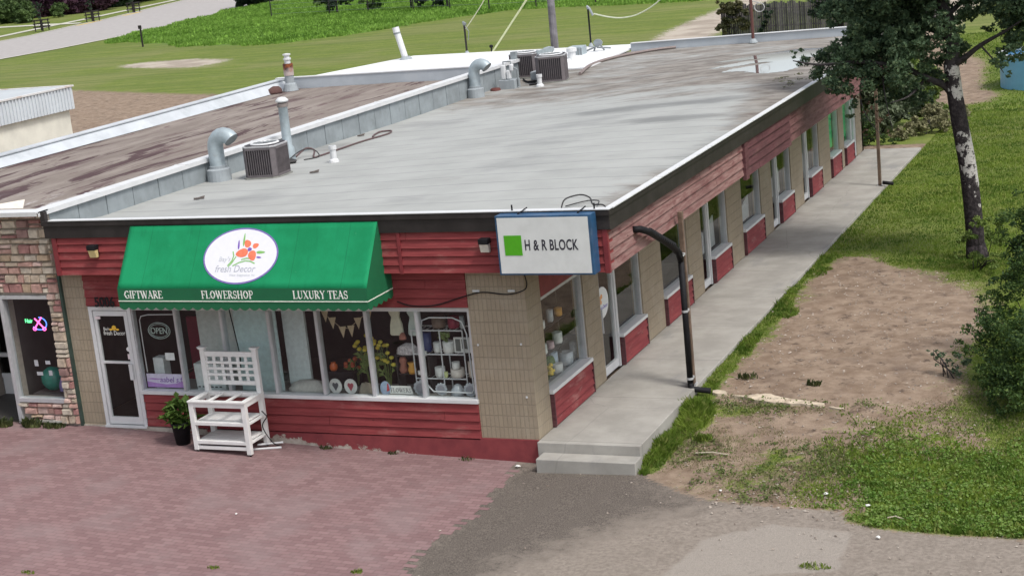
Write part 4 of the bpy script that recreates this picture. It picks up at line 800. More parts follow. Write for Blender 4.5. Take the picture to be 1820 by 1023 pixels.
# side window goods
m = MB(); m.box(-.95, -.24, .65, 3.2, .50, .58); m.build('window_ledge', plain('ledge2', (.30, .30, .29)), B)
bouquet('yellow_bouquet', (-.33, 1.35, .58), .30, .16, 16, (.70, .50, .05), 'yellow flowers low in the first side window')
PLB = plain('pale_blue_pot', (.42, .50, .58)); PKP = plain('pink_pot', (.58, .40, .42))
for k, (c, r, h, mt, nm, lab) in enumerate((((-.35, 2.35, .58), .13, .24, MGLS, 'tin_jug', 'round silver jug in the first side window'), ((-.33, 1.85, .58), .10, .17, MCER, 'white_bowl', 'white bowl left of the silver jug in the side window'), ((-.35, 2.75, .58), .08, .32, MGLS, 'silver_pitcher', 'tall silver pitcher at the right of the first side window'), ((-.50, 2.1, .58), .09, .30, PLB, 'blue_pot', 'pale blue pot behind the silver jug in the side window'),
        ((-.34, 1.15, .58), .07, .22, MCER, 'white_tin', 'white tin left of the yellow flowers in the side window'), ((-.36, 1.35, 1.066), .08, .18, MCER, 'cream_pot', 'cream pot at the left of the lower board in the first side window'), ((-.36, 1.7, 1.066), .07, .13, PKP, 'pink_cup', 'pink cup on the lower board in the first side window'), ((-.36, 2.05, 1.066), .09, .2, MCER, 'grey_urn', 'white urn at the middle of the lower board in the first side window'),
        ((-.36, 1.35, 1.516), .08, .14, MCER, 'top_dish', 'pale dish on the top board in the first side window'), ((-.36, 1.8, 1.516), .06, .22, MGLS, 'glass_vase', 'glass vase on the top board in the first side window'), ((-.36, 2.2, 1.516), .07, .15, MOCH, 'amber_jar', 'amber jar on the top board in the first side window'))):
    vase(nm, c, CYL(r, h), mt, lab, nm.split('_')[-1])
SH2 = thing('side_shelf', (-.36, 1.6, .58), 'dark shelves of pots behind the first side window', 'shelf'); m = MB(); m.box(-.46, -.27, .95, 2.35, 1.045, 1.065); m.box(-.46, -.27, .95, 2.35, 1.495, 1.515); m.build('boards', MDARK, SH2); m = MB(); m.box(-.44, -.42, .96, .98, .58, 1.95); m.box(-.44, -.42, 2.31, 2.33, .58, 1.95); m.build('uprights', MDARK, SH2)
heap('green_plant', (-.36, 1.5, .86), (.13, .13, .15), plain('bush_green', (.07, .13, .03), .9, scale=40, var=.5), 'small green potted shrub above the yellow flowers', 'plant')
# door decals
m = MB(); m.box(-8.57, -8.46, -.004, .019, 2.0, 2.05); m.box(-7.99, -7.91, .018, .0205, 1.24, 1.34)
DC = m.build('decal', plain('decal_pink', (.70, .60, .62)), D1)
m = MB(); m.disc((-7.955, .018, 1.43), .042, .042, .002, 20); m.build('decal', plain('decal_white', (.75, .75, .75)), D1)
text_mesh('lettering', 'fresh Decor', MTXT, D1, (-8.21, .0195, 1.73), UX, VZ, .115, .85, .001, shear=.1)
m = MB(); m.disc((-8.2, .018, 1.83), .05, .05, .002, 8); m.disc((-8.27, .018, 1.80), .04, .02, .002, 8); m.disc((-8.13, .018, 1.80), .04, .02, .002, 8); m.build('decal', plain('decal_yellow', (.70, .42, .04)), D1)
text_mesh('lettering', "Bay's", MTXT, D1, (-8.37, .0195, 1.81), UX, VZ, .08, .85, .001)

# ------------------------------------------------------------------ white potting bench
MPB = M('white_painted_wood', (.68, .68, .67), .55, .05, 8, .06, 0, None, (.60, .57, .52), .35, 6)
PB = thing('potting_bench', (-5.62, -.5, -.15), 'white wooden potting bench with a lattice back standing against the shop front', 'bench')
def zg(x, y): return float(gz(np.float64(x), np.float64(y))) + .006
for X_, Y_, top in ((-6.17, -.80, .74), (-5.10, -.80, .74), (-6.17, -.24, 1.54), (-5.10, -.24, 1.54)):
    z0 = zg(X_, Y_) + .035; m = MB(); m.box(X_ - .045, X_ + .045, Y_ - .04, Y_ + .04, z0, top); lg = m.build('leg', MPB, PB, bevel=.006)
    q = MB(); q.lathe2((X_, Y_, z0 - .035), [(.001, 0), (.018, 0), (.018, .036), (.001, .036)], 10); q.build('foot', MBLK, lg)
    if top > 1: q = MB(); q.prism([(X_ - .085, Y_ - .06, 1.585), (X_ + .085, Y_ - .06, 1.585), (X_ + .05, Y_ - .06, 1.54), (X_ - .05, Y_ - .06, 1.54)], (0, .12, 0)); q.build('post_cap', MPB, lg, bevel=.004)
m = MB(); m.box(-6.22, -5.05, -.86, -.77, .742, .775); m.box(-6.22, -5.05, -.29, -.20 - .001, .70, .77); m.box(-6.22, -6.12, -.77, -.29, .742, .775); m.box(-5.15, -5.05, -.77, -.29, .742, .775)
m.box(-5.87, -5.81, -.77, -.29, .735, .765); m.box(-5.50, -5.44, -.77, -.29, .735, .765); m.box(-6.13, -5.14, -.835, -.80, .655, .741); m.box(-6.21, -6.17, -.77, -.28, .66, .741); m.box(-5.10, -5.06, -.77, -.28, .66, .741); m.build('top', MPB, PB, bevel=.005)
for Z_ in (.36, .02):
    m = MB()
    for k in range(5): m.box(-6.12, -5.15, -.82 + k * .118, -.71 + k * .118, Z_ + .001 * (k % 2), Z_ + .025)
    m.box(-6.13, -5.14, -.84, -.822, Z_ - .03, Z_ + .03); m.box(-6.20, -6.13, -.77, -.27, Z_ - .03, Z_ + .0); m.box(-5.14, -5.07, -.77, -.27, Z_ - .03, Z_); m.build('shelf', MPB, PB, bevel=.003)
m = MB(); m.box(-6.13, -5.14, -.83, -.79, -.11, -.05); m.build('rail', MPB, PB, bevel=.003)
m = MB(); m.box(-6.13, -5.145, -.265, -.225, 1.41, 1.50); m.box(-6.13, -5.145, -.265, -.225, .90, .97)
for k in range(1, 4): m.box(-6.13, -5.145, -.262, -.245, .97 + k * .11 - .022, .97 + k * .11 + .022)
for k in range(0, 7): X_ = -6.125 + k * .1633; m.box(X_ - .03 if k else X_, X_ + .03, -.244, -.228, .97, 1.41)
m.build('lattice', MPB, PB, bevel=.002)
cable('extension_cord', [(-5.07, -.32, .45), (-4.98, -.34, .38), (-5.0, -.3, .33), (-5.08, -.34, .2), (-5.02, -.36, .05), (-4.9, -.35, -.12), (-4.85, -.25, -.2)], .010, MBLK, 'black cord looped round the right leg of the white bench', 'cord')
m = MB(); m.tube([(-5.3, -.55, -.19), (-4.78, -.30, -.215)], .02, 8); m.tube([(-5.2, -.4, -.15), (-4.82, -.16, -.17)], .02, 8); tag(m.build('plastic_pipe', MWHT, at=(-5, -.4, -.2)), 'two white pipes lying behind the right foot of the bench', 'pipe')
# ------------------------------------------------------------------ leaf builder
def leaves(centers, size, up=.3, asp=.55):
    n = len(centers); d = rng.normal(size=(n, 3)); d /= np.linalg.norm(d, axis=1)[:, None]
    nrm = rng.normal(size=(n, 3)); nrm[:, 2] += up; nrm /= np.linalg.norm(nrm, axis=1)[:, None]
    d = d - nrm * (d * nrm).sum(1)[:, None]; d /= np.linalg.norm(d, axis=1)[:, None] + 1e-9; w = np.cross(nrm, d)
    s = (size * rng.uniform(.6, 1.3, n))[:, None]; c = centers
    P = np.stack([c - d * s * .5, c + w * s * asp * .5 - d * s * .05, c + d * s * .5, c - w * s * asp * .5 - d * s * .05], 1).reshape(-1, 3)
    return P, np.arange(n * 4).reshape(n, 4)
def leafmat(name, a, b, c=None, trans=.25, sc=1.3):
    t = NT(name); n1 = t.noise(sc, 4, .6); n2 = t.noise(sc * 9, 2)
    k = t.mix(t.ramp(n1, .35, .65), a, b); k = t.mix(t.ramp(n2, .5, .7), k, c or mul(b, 1.5))
    t.fin(k, .62, 0, .25)
    tl = t.n.new('ShaderNodeBsdfTranslucent'); t.put(tl.inputs[0], k); mx = t.n.new('ShaderNodeMixShader'); mx.inputs[0].default_value = trans
    t.l.new(t.b.outputs[0], mx.inputs[1]); t.l.new(tl.outputs[0], mx.inputs[2]); t.l.new(mx.outputs[0], t.out.inputs[0]); return t.m
def blob_leaves(blobs, per, size, sub=7, up=.35, subr=.34):
    """blobs: (x,y,z,r). each blob is filled with small tufts on its outer shell -> uneven outline and gaps"""
    out = []
    for (x, y, z, r) in blobs:
        ns = max(3, int(sub * (r / .5) ** 1.6))
        for k in range(ns):
            d = rng.normal(size=3); d /= np.linalg.norm(d); rr = r * rng.uniform(.35, 1.0); cc = np.array([x, y, z]) + d * rr * np.array([1, 1, .85]); sr_ = r * subr * rng.uniform(.5, 1.2)
            m_ = max(4, int(per * (sr_ / .15) ** 2)); e = rng.normal(size=(m_, 3)); e /= np.linalg.norm(e, axis=1)[:, None]; e *= (rng.uniform(0, 1, m_) ** .45)[:, None] * sr_; e[:, 2] *= .65
            out.append(cc + e)
    return leaves(np.concatenate(out), size, up)
ML_POP = leafmat('poplar_leaf', (.052, .092, .052), (.095, .155, .080), (.17, .22, .11), .4); ML_BUSH = leafmat('shrub_leaf', (.026, .058, .020), (.06, .11, .028), (.13, .19, .04), .35, 2)
ML_LIGHT = leafmat('light_leaf', (.09, .15, .03), (.15, .21, .05), (.2, .26, .07), .35, 2); ML_DRY = leafmat('dry_leaf', (.09, .05, .035), (.15, .085, .06), (.06, .07, .03), .2, 3); ML_POT = leafmat('pot_leaf', (.04, .09, .015), (.09, .16, .03), (.16, .24, .06), .3, 6)
# potted plant
PT = thing('potted_plant', (-6.66, -.55, -.15), 'leafy green plant in a black plastic pot left of the white bench', 'potted plant'); c0 = (-6.66, -.52, zg(-6.66, -.52))
m = MB(); m.lathe2(c0, [(.001, .0), (.125, .0), (.165, .36), (.18, .37), (.18, .41), (.15, .41), (.14, .36), (.001, .36)], 20); m.build('pot', MBLK, PT, smooth=True)
vs = []; fs = []
for k in range(170):
    a = rng.uniform(0, 2 * PI); L = rng.uniform(.16, .32); el = rng.uniform(.0, 1.2); b = np.array([c0[0] + rng.normal(0, .10), c0[1] + rng.normal(0, .09), c0[2] + .34 + rng.uniform(0, .42)])
    d = np.array([math.cos(a) * math.cos(el), math.sin(a) * math.cos(el), math.sin(el)]); s_ = np.array([-math.sin(a), math.cos(a), 0]) * L * .22; n = len(vs)
    p1 = b + d * L * .45 + np.array([0, 0, .02]); p2 = b + d * L - np.array([0, 0, L * .22]); vs += [b, p1 - s_, p1 + s_, p2]; fs += [(n, n + 1, n + 3), (n, n + 3, n + 2)]
link_mesh('leaf_clump', vs, fs, ML_POT, PT); m = MB(); [m.tube([(c0[0], c0[1], c0[2] + .36), (c0[0] + rng.normal(0, .07), c0[1] + rng.normal(0, .07), c0[2] + .72)], .007, 5) for _ in range(8)]; m.build('stems', plain('stem', (.10, .12, .04)), PT)
m = MB(); [m.ball((c0[0] - .2 + .4 * rng.uniform(), c0[1] - .1 + .1 * rng.uniform(), c0[2] + .55 + .25 * rng.uniform()), (.02, .02, .03), 6, 4) for _ in range(2)]; m.build('flower', plain('pink_flower', (.55, .08, .12)), PT)

# ------------------------------------------------------------------ things on the main roof
def zrf(x, y): return float(zr(np.float64(x), np.float64(y))) + .008
MGV2 = plain('galv_dark', (.20, .22, .23), .6)
def gooseneck(x, y, h, r, ry, label):
    z = zrf(x, y); t_ = thing('gooseneck_vent', (x, y, z), label, 'roof vent', 'curved gooseneck vents along the parapet')
    m = MB(); m.lathe2((x, y, z), [(r * 1.55, -.02), (r * 1.5, .24), (r * 1.1, .27), (r * 1.1, .32), (r * .9, .33)], 20); m.build('curb', MLEAD, t_, smooth=False)
    pts = [(x, y, z + .3), (x, y, z + h - 2 * r)]; R_ = r * 1.55; d = Vector((.80, ry, 0)).normalized()
    for k in range(1, 9): a = PI * k / 10; pts.append((x + d.x * R_ * (1 - math.cos(a)), y + d.y * R_ * (1 - math.cos(a)), z + h - 2 * r + R_ * math.sin(a)))
    m = MB(); m.tube(pts, r, 18, cap=False); m.build('duct', MGALV, t_, smooth=True)
    p = Vector(pts[-1]); q = Vector(pts[-2]); m = MB(); m.tube([p + (p - q) * -.3, p + (p - q) * .02], r * .93, 16); m.build('screen', MGV2, t_); return t_
gooseneck(-8.98, 5.25, 1.03, .165, -.1, 'grey curved gooseneck vent by the parapet left of the nearest air conditioner')
g2 = gooseneck(-9.02, 18.7, 1.0, .16, -.1, 'grey curved gooseneck vent far along the parapet')
def condenser(x, y, w, h, rot, label, big=True):
    z = zrf(x, y); t_ = thing('air_conditioner', (x, y, z), label, 'air conditioner', 'round topped air conditioners on the flat roof'); cr, sr_ = math.cos(rot), math.sin(rot)
    def P(u, v): return (x + u * cr - v * sr_, y + u * sr_ + v * cr)
    c = w * .12
    oct_ = [(-w / 2 + c, -w / 2), (w / 2 - c, -w / 2), (w / 2, -w / 2 + c), (w / 2, w / 2 - c), (w / 2 - c, w / 2), (-w / 2 + c, w / 2), (-w / 2, w / 2 - c), (-w / 2, -w / 2 + c)]
    m = MB(); m.prism([(*P(u * 1.10, v * 1.10), z) for u, v in oct_], (0, 0, .035)); m.build('pad', plain('pad_grey', (.22, .22, .20)), t_)
    m = MB(); m.prism([(*P(u * .93, v * .93), z + .04) for u, v in oct_], (0, 0, h)); m.build('coil', plain('coil_dark', (.035, .03, .035), .6), t_)
    m = MB(); N = 11
    for sd_ in range(4):
        a = sd_ * PI / 2; ca, sa = math.cos(a), math.sin(a)
        for k in range(N + 1):
            u = -w / 2 + c + (w - 2 * c) * k / N; v = -w / 2
            q = P(u * ca - v * sa, u * sa + v * ca); m.box(q[0] - .0075, q[0] + .0075, q[1] - .0075, q[1] + .0075, z + .05, z + .05 + h - .06)
        for zz_ in (z + .04, z + h - .055):
            p, q = P((-w / 2 + c) * ca + w / 2 * sa, (-w / 2 + c) * sa - w / 2 * ca), P((w / 2 - c) * ca + w / 2 * sa, (w / 2 - c) * sa - w / 2 * ca); m.bar((*p, zz_ + .02), (*q, zz_ + .02), .02, .045)
        p, q = (w / 2 - c, -w / 2), (w / 2, -w / 2 + c); p, q = P(p[0] * ca - p[1] * sa, p[0] * sa + p[1] * ca), P(q[0] * ca - q[1] * sa, q[0] * sa + q[1] * ca)
        m.bar(((p[0] + q[0]) / 2, (p[1] + q[1]) / 2, z + .04), ((p[0] + q[0]) / 2, (p[1] + q[1]) / 2, z + h - .01), .02, c * 1.42, up=(p[0] - q[0], p[1] - q[1], 0)) if False else m.prism([(*p, z + .04), (*q, z + .04), (q[0] * .985 + x * .015, q[1] * .985 + y * .015, z + .04), (p[0] * .985 + x * .015, p[1] * .985 + y * .015, z + .04)], (0, 0, h - .05))
    m.build('grille', M('grille_%d' % int(x * -100), (.12, .105, .11), .55, .15, 6, .05), t_)
    m = MB(); n = 28; ro, ri = w * .5, w * .36; vs = []; fs = []
    outer = [P(*q) for q in oct_]
    m.prism([(*P(u * 1.03, v * 1.03), z + h - .012) for u, v in oct_], (0, 0, .035)); m.build('lid', plain('lid_grey', (.36, .36, .37), .5), t_, bevel=.01)
    m = MB(); m.lathe2((x, y, z + h + .024), [(ri * 1.18, 0), (ri * 1.12, .035), (ri, .04), (ri * .97, .0)], 28); m.build('fan_ring', MWHT, t_, smooth=True)
    m = MB(); m.lathe2((x, y, z + h + .025), [(ri * 1.0, .0), (.001, .001)], 28); m.build('fan_well', MBLK, t_)
    m = MB()
    for k in range(14): a = 2 * PI * k / 14; m.tube([(x, y, z + h + .06), (x + ri * math.cos(a), y + ri * math.sin(a), z + h + .055)], .005, 4)
    m.build('fan_guard', MGV2, t_); return t_
condenser(-7.98, 5.58, .74, .66, .08, 'nearest air conditioner with a dark slatted case and round fan top')
condenser(-7.72, 21.4, .86, .76, .25, 'far air conditioner with a dark slatted case, right one of the far pair')
condenser(-9.15, 22.9, .85, .72, .1, 'far air conditioner at the end of the left parapet behind the white meters')
z = zrf(-8.72, 7.7); ST = thing('flue_stack', (-8.72, 7.7, z), 'tall grey flue pipe with a white cap behind the nearest air conditioner', 'flue')
m = MB(); m.lathe2((-8.72, 7.7, z), [(.15, 0), (.14, .3), (.105, .36), (.105, 1.22), (.115, 1.23)], 16); m.build('pipe', MGALV, ST, smooth=True); m = MB(); m.lathe2((-8.72, 7.7, z + 1.22), [(.125, 0), (.125, .07), (.10, .08), (.10, .13)], 16); m.build('collar', plain('rust_grey', (.20, .17, .16)), ST); m = MB(); m.lathe2((-8.72, 7.7, z + 1.34), [(.001, -.01), (.14, -.01), (.145, .03), (.08, .09), (.001, .10)], 16); m.build('cap', MWHT, ST, smooth=True)
m = MB(); m.box(-8.75, -8.60, 7.42, 7.54, z, z + .5); m.build('duct_box', MGALV, ST)
def pvent(x, y, h, r, label):
    z = zrf(x, y); m = MB(); m.lathe2((x, y, z), [(r * 1.7, 0), (r * 1.55, .05), (r, .08), (r, h - .09), (r * 1.25, h - .08), (r * 1.25, h), (r * .8, h), (r * .8, h - .05)], 14); tag(m.build('plumbing_vent', MWHT, at=(x, y, z), smooth=False), label, 'plumbing vent', 'white plastic vents on the flat roof')
pvent(-7.28, 7.15, .36, .068, 'short white plastic vent right of the nearest air conditioner'); pvent(-7.7, 20.3, .35, .07, 'short white plastic vent in front of the far air conditioner')
def roofpath(pts, dz=.02): return [(x, y, zrf(x, y) + dz) for x, y in pts]
cable('refrigerant_line', [(-8.7, 7.95, 3.60), (-8.65, 8.35, 3.72), (-8.5, 8.45, 3.66)] + roofpath([(-8.30, 8.05), (-8.25, 8.3), (-8.3, 9.3), (-8.35, 10.5), (-8.28, 11.6), (-8.4, 12.1), (-8.55, 12.3), (-8.75, 12.2), (-8.65, 11.7), (-8.5, 11.3)]), .022, plain('line_brown', (.10, .06, .06)), 'brown insulated line running along the roof from the nearest air conditioner', 'pipe')
cable('roof_wire', [(-8.6, 7.5, 3.62), (-8.5, 7.9, 3.75), (-8.35, 8.2, 3.70)] + roofpath([(-8.2, 8.1), (-8.35, 7.7)]), .012, MTAR, 'thin black wire looping behind the flue pipe')
m = MB(); m.ball((-8.50, 7.35, 3.6), (.17, .12, .06), 10, 6); tag(m.build('tar_patch', MTAR, at=(-8.5, 7.35, 3.58)), 'black tar lump at the foot of the flue pipe', 'tar patch')
for k, (x_, y_, s_, lab) in enumerate(((-6.91, 5.6, .09, 'small dark scrap on the roof in front of the nearest white vent'), (-8.0, 2.95, .10, 'little dark scrap near the front left corner of the roof'), (-9.0, 11.6, .08, 'dark scrap lying against the parapet beside the brown line'))):
    z = zrf(x_, y_); m = MB(); m.bar((x_ - s_, y_, z + .02), (x_ + s_, y_ + .05, z + .03), .05, .03); m.bar((x_, y_ - .05, z + .035), (x_ + s_ * .8, y_ + .1, z + .05), .03, .02); tag(m.build('roof_scrap', plain('scrap', (.12, .10, .09)), at=(x_, y_, z)), lab, 'scrap')
# gas meters in front of the far unit
z = zrf(-8.72, 20.45); MT = thing('gas_meter', (-8.72, 20.45, z), 'white gas meters on a grey curb in front of the far left air conditioner', 'gas meter')
m = MB(); m.box(-8.95, -8.45, 20.2, 20.65, z - .01, z + .26); m.build('curb', MLEAD, MT, bevel=.01)
for X_, z_, w_, h_ in ((-8.84, .27, .14, .42), (-8.68, .27, .13, .26), (-8.58, .5, .11, .2)): m = MB(); m.box(X_ - w_ / 2, X_ + w_ / 2, 20.32, 20.46, z + z_, z + z_ + h_); m.build('meter', MWHT, MT, bevel=.03)
m = MB(); m.tube([(-8.84, 20.4, z + .69), (-8.84, 20.4, z + .78), (-8.6, 20.4, z + .78), (-8.6, 20.4, z + .7)], .02, 8); m.tube([(-8.40, 20.4, z + .05), (-8.42, 20.4, z + .55), (-8.55, 20.4, z + .6)], .03, 8); m.build('pipework', MGV2, MT)
heap('rusty_debris', (-9.02, 20.1, zrf(-9.0, 20.1)), (.16, .2, .08), plain('rust', (.10, .03, .025), .95), 'rust brown heap of debris left of the gas meters', 'debris')
m = MB(); m.box(-8.72, -8.66, 22.7, 23.9, 3.45, 4.25); m.box(-8.66, -8.2, 22.9, 22.94, 3.45, 3.7); tag(m.build('metal_screen', MGALV, at=(-8.7, 23, 3.45)), 'upright grey metal panel between the two far air conditioners', 'panel')
m = MB(); m.box(-8.6, -8.15, 21.8, 22.6, 3.47, 3.72); tag(m.build('duct_box', MLEAD, at=(-8.4, 22, 3.47), bevel=.02), 'low pale duct box between the far air conditioners', 'duct')
cable('roof_pipe', roofpath([(-7.2, 22.3), (-7.6, 24.4), (-7.4, 26.0), (-6.6, 27.4), (-5.9, 27.85)], .05), .05, plain('pipe_brown', (.20, .16, .15)), 'brown pipe running along the roof behind the far air conditioner', 'pipe')
cable('roof_black_line', roofpath([(-9.0, 22.2), (-8.6, 21.5), (-8.2, 21.3), (-7.9, 20.9), (-8.2, 20.7)], .03), .03, MBLK, 'black line joining the two far air conditioners')
z = 3.60; EQ = thing('roof_exhaust', (-8.9, 26.8, z), 'low pale exhaust unit with louvres at the back left of the roof', 'exhaust unit'); m = MB(); m.box(-9.2, -8.7, 26.6, 27.1, z, z + .35); m.build('housing', MGALV, EQ, bevel=.03); m = MB(); [m.box(-9.15 + .1 * k, -9.10 + .1 * k, 26.585, 26.598, z + .05, z + .3) for k in range(5)]; m.build('louvre', MGV2, EQ)
MS = thing('satellite_mount', (-8.5, 27.7, z), 'cluster of small pipes and a tilted dish at the back of the roof', 'roof fitting'); m = MB()
for a_, b_ in (((-8.7, 27.7, z), (-8.5, 27.6, z + .45)), ((-8.3, 27.8, z), (-8.5, 27.6, z + .4)), ((-8.5, 27.5, z + .2), (-8.05, 27.6, z + .15)), ((-8.9, 27.5, z + .1), (-8.3, 27.4, z + .3))): m.tube([a_, b_], .03, 7)
m.build('pipework', MGV2, MS); m = MB(); m.disc((-8.45, 27.5, z + .35), .16, .12, .03, 16); m.build('dish', MLEAD, MS)
for k, (x_, y_, h_, lab) in enumerate(((-9.0, 24.5, .5, 'round louvred vent on the white roof behind the far air conditioner'), (-8.75, 25.8, .32, 'short white vent on the white roof beside the louvred one'))):
    m = MB(); m.lathe2((x_, y_, 3.55), [(.16, 0), (.13, .2), (.13, h_), (.17, h_ + .01), (.17, h_ + .12), (.001, h_ + .16)], 14); tag(m.build('roof_cowl', MLEAD if k == 0 else MWHT, at=(x_, y_, 3.55)), lab, 'roof vent')
# twig debris on the edge
vs, fs = blob_leaves([(.45, 15.4, 3.93, .28), (.9, 14.6, 3.92, .3), (.75, 15.9, 3.93, .3), (1.15, 14.0, 3.91, .2), (1.2, 15.2, 3.95, .25)], 60, .07); vs = vs.copy(); vs[:, 2] = 3.86 + np.abs(vs[:, 2] - 3.93) * .35
tag(link_mesh('fallen_leaves', vs, fs, leafmat('pale_litter', (.10, .11, .06), (.17, .17, .09)), at=(.8, 15, 3.86)), 'drift of pale fallen leaves on the roof edge under the tree', 'leaves', kind='stuff')
# masts
def mast(x, y, z0, z1, r, mat, label, name='service_mast', cat='mast'):
    t_ = thing(name, (x, y, z0), label, cat); m = MB(); m.tube([(x, y, z0), (x, y, z1)], r, 10); m.build('pole', mat, t_); m = MB(); m.lathe2((x, y, z0), [(r * 3, 0), (r * 2.6, .05), (r * 1.3, .12), (r, .13)], 12); m.build('flashing', MLEAD, t_); return t_
t1 = mast(-13.9, 29, 3.7, 4.74, .035, MBRN, 'thin dark service mast on the white roof, left of the yellow guy wire'); m = MB(); m.tube([(-13.9, 29, 4.74), (-13.9, 28.95, 4.82), (-13.8, 28.9, 4.76)], .05, 8); m.tube([(-13.85, 28.95, 4.7), (-13.7, 28.9, 4.5), (-13.78, 28.95, 4.2)], .015, 6); m.build('weatherhead', MGV2, t1)
t2 = mast(-9.25, 29, 3.7, 5.0, .03, MBLK, 'thin black service mast at the back of the roof right of the utility pole'); m = MB(); m.tube([(-9.25, 29, 4.98), (-9.25, 28.95, 5.06), (-9.15, 28.9, 4.98), (-9.05, 28.9, 4.75)], .04, 8); m.build('weatherhead', MLEAD, t2)
t3 = mast(-3.27, 27.7, 3.62, 5.6, .05, plain('rust_pipe', (.10, .035, .03)), 'rusty red service mast at the middle of the back parapet'); m = MB(); m.tube([(-3.0 + .16 * math.cos(a), 27.7, 4.72 + .14 * math.sin(a)) for a in np.linspace(0, 2 * PI, 17)], .015, 6); m.tube([(-3.27, 27.7, 4.95), (-3.0, 27.7, 4.86)], .015, 6); m.build('coiled_wire', plain('wire_pale', (.40, .40, .40)), t3)
cable('guy_wire', [(-12.93, 29, 3.72), (-12.2, 29, 4.57), (-11.43, 29, 5.47), (-10.6, 29, 6.5)], .035, plain('guy_guard', (.55, .58, .35)), 'yellow sheathed guy wire rising from the white roof')
m = MB(); m.tube([(-12.95, 29, 3.65), (-12.95, 29, 3.9)], .03, 8); m.ball((-12.95, 29, 3.93), (.08, .06, .06), 8, 6); tag(m.build('guy_anchor', MBLK, at=(-12.95, 29, 3.65)), 'dark anchor bracket at the foot of the yellow guy wire', 'bracket')
cable('service_wire', [(-13.85, 29, 4.6), (-13.4, 29, 5.1), (-13.0, 29, 5.6), (-12.2, 29, 6.8)], .018, plain('wire_yellow', (.5, .5, .36)), 'thin pale wire rising from the left service mast')
cable('overhead_wire', [(-9.05, 29, 4.80), (-8.5, 29, 4.65), (-7.97, 29, 4.60), (-7.37, 29, 4.72), (-6.64, 29, 5.13), (-5.6, 29, 6.1)], .024, plain('wire_pale2', (.52, .55, .42)), 'sagging pale overhead wire right of the utility pole')
UP = thing('utility_pole', (-12.1, 34, 0), 'grey weathered utility pole rising behind the back of the roofs', 'utility pole'); m = MB(); m.tube([(-12.55, 34, -.1), (-12.55, 34, 11)], [.16, .115], 12); m.build('pole', M('pole_wood', (.19, .18, .20), .85, .3, 3, .3), UP)
m = MB(); m.box(-13.7, -11.3, 33.8, 33.9, 10.2, 10.35); m.build('crossarm', MWOODP, UP)

# ------------------------------------------------------------------ left stone building
SB = thing('stone_building', (-14, 12, 0), 'stone faced building joined to the left of the shop with a stained brown roof', 'building')
MST = [M('stone_%d' % k, c, .85, .22, 9, .5, 0, .2) for k, c in enumerate(((.34, .18, .165), (.43, .27, .23), (.45, .37, .29), (.51, .45, .37), (.41, .31, .22), (.28, .18, .165), (.52, .38, .335)))]
MMOR = plain('mortar', (.27, .235, .205), .95)
m = MB(); XW0, XW1, ZW0, ZW1 = -10.56, -9.53, .44, 2.46
def clear(a, b, c, d): return not (b > XW0 - .02 and a < XW1 + .02 and d > ZW0 - .05 and c < ZW1 + .03) and not (b > -12.4 and a < -10.62 and c < 2.46)
z = -.02
while z < 4.02:
    x = -15.0 + random.uniform(0, .1); hrow = random.choice([.10, .14, .17, .19])
    for zc_ in (.385, 2.50):
        if z < zc_ < z + hrow + .05: hrow = zc_ - z
    while x < -9.25:
        w = random.uniform(.14, .36); x2 = min(x + w, -9.235)
        if -9.235 - x2 < .06: x2 = -9.235
        segs = [(x, x2)]
        zt = min(z + hrow, 4.03)
        if not clear(x, x2, z, zt):
            segs = []
            for (a, b) in ((XW1 + .02, -9.2), (-99, XW0 - .02) if z > 2.46 else (-10.62, XW0 - .02), (-99, -12.4)):
                p_, q_ = max(x, a), min(x2, b)
                if q_ - p_ > .04: segs.append((p_, q_))
            segs = [s_ for s_ in segs if clear(s_[0], s_[1], z, zt)]
        for a, b in segs:
            d = random.uniform(.03, .075); e = .008; j = lambda: random.uniform(-.008, .008)
            k = random.choices(range(7), (5, 5, 6, 4, 3, 2, 4))[0]
            if hrow >= .17 and random.random() < .35:     # two flat stones stacked
                zm = z + hrow * random.uniform(.4, .6); zz = [(z, zm), (zm, zt)]
            else: zz = [(z, zt)]
            for c_, d_ in zz:
                if d_ - c_ < .03: continue
                n = len(m.v); xa, xb, za, zb = a + e, b - e, c_ + e, d_ - e; c2 = .016
                m.add([(xa, -.04, za), (xb, -.04, za), (xb, -.04, zb), (xa, -.04, zb), (xa + c2 + j(), -.05 - d + j(), za + c2), (xb - c2 + j(), -.05 - d + j(), za + c2 + j()), (xb - c2, -.05 - d + j(), zb - c2 + j()), (xa + c2, -.05 - d + j(), zb - c2)], [(4, 5, 6, 7), (0, 1, 5, 4), (1, 2, 6, 5), (2, 3, 7, 6), (3, 0, 4, 7)], random.choices(range(7), (4, 5, 6, 6, 4, 1, 5))[0])
        x = x2
    z += hrow
m.build('stone_veneer', MST, SB)
m = MB(); m.box(-9.53, -9.24, -.04, .2, -.2, 4.05); m.box(-10.62, -10.56, -.039, .2, -.2, 4.05); m.box(-10.56, -9.53, -.038, .2, -.2, .44); m.box(-10.56, -9.53, -.038, .2, 2.46, 4.05); m.box(-18.4, -12.4, -.04, .2, -.2, 4.05); m.box(-12.4, -10.62, -.036, .2, 2.5, 4.05)
m.box(-18.4, -18.1, .2, 23.5, -.2, 3.4); m.box(-12.4, -12.3, .2, 1.6, -.1, 2.5); m.box(-10.65, -10.6, .2, 1.6, -.1, 2.5); m.build('wall', MMOR, SB)
m = MB(); m.box(-10.56, -9.50, -.115, .03, 2.40, 2.455); m.box(-10.56, -9.50, -.115, .05, .40, .47); m.box(-10.62, -10.54, -.117, .03, -.02, 2.46); m.box(-9.535, -9.50, -.02, .03, .47, 2.4); f = m.build('window', MALU, SB)
m = MB(); m.box(-10.54, -9.53, -.02, -.014, .47, 2.40); m.build('pane', MGL, f)
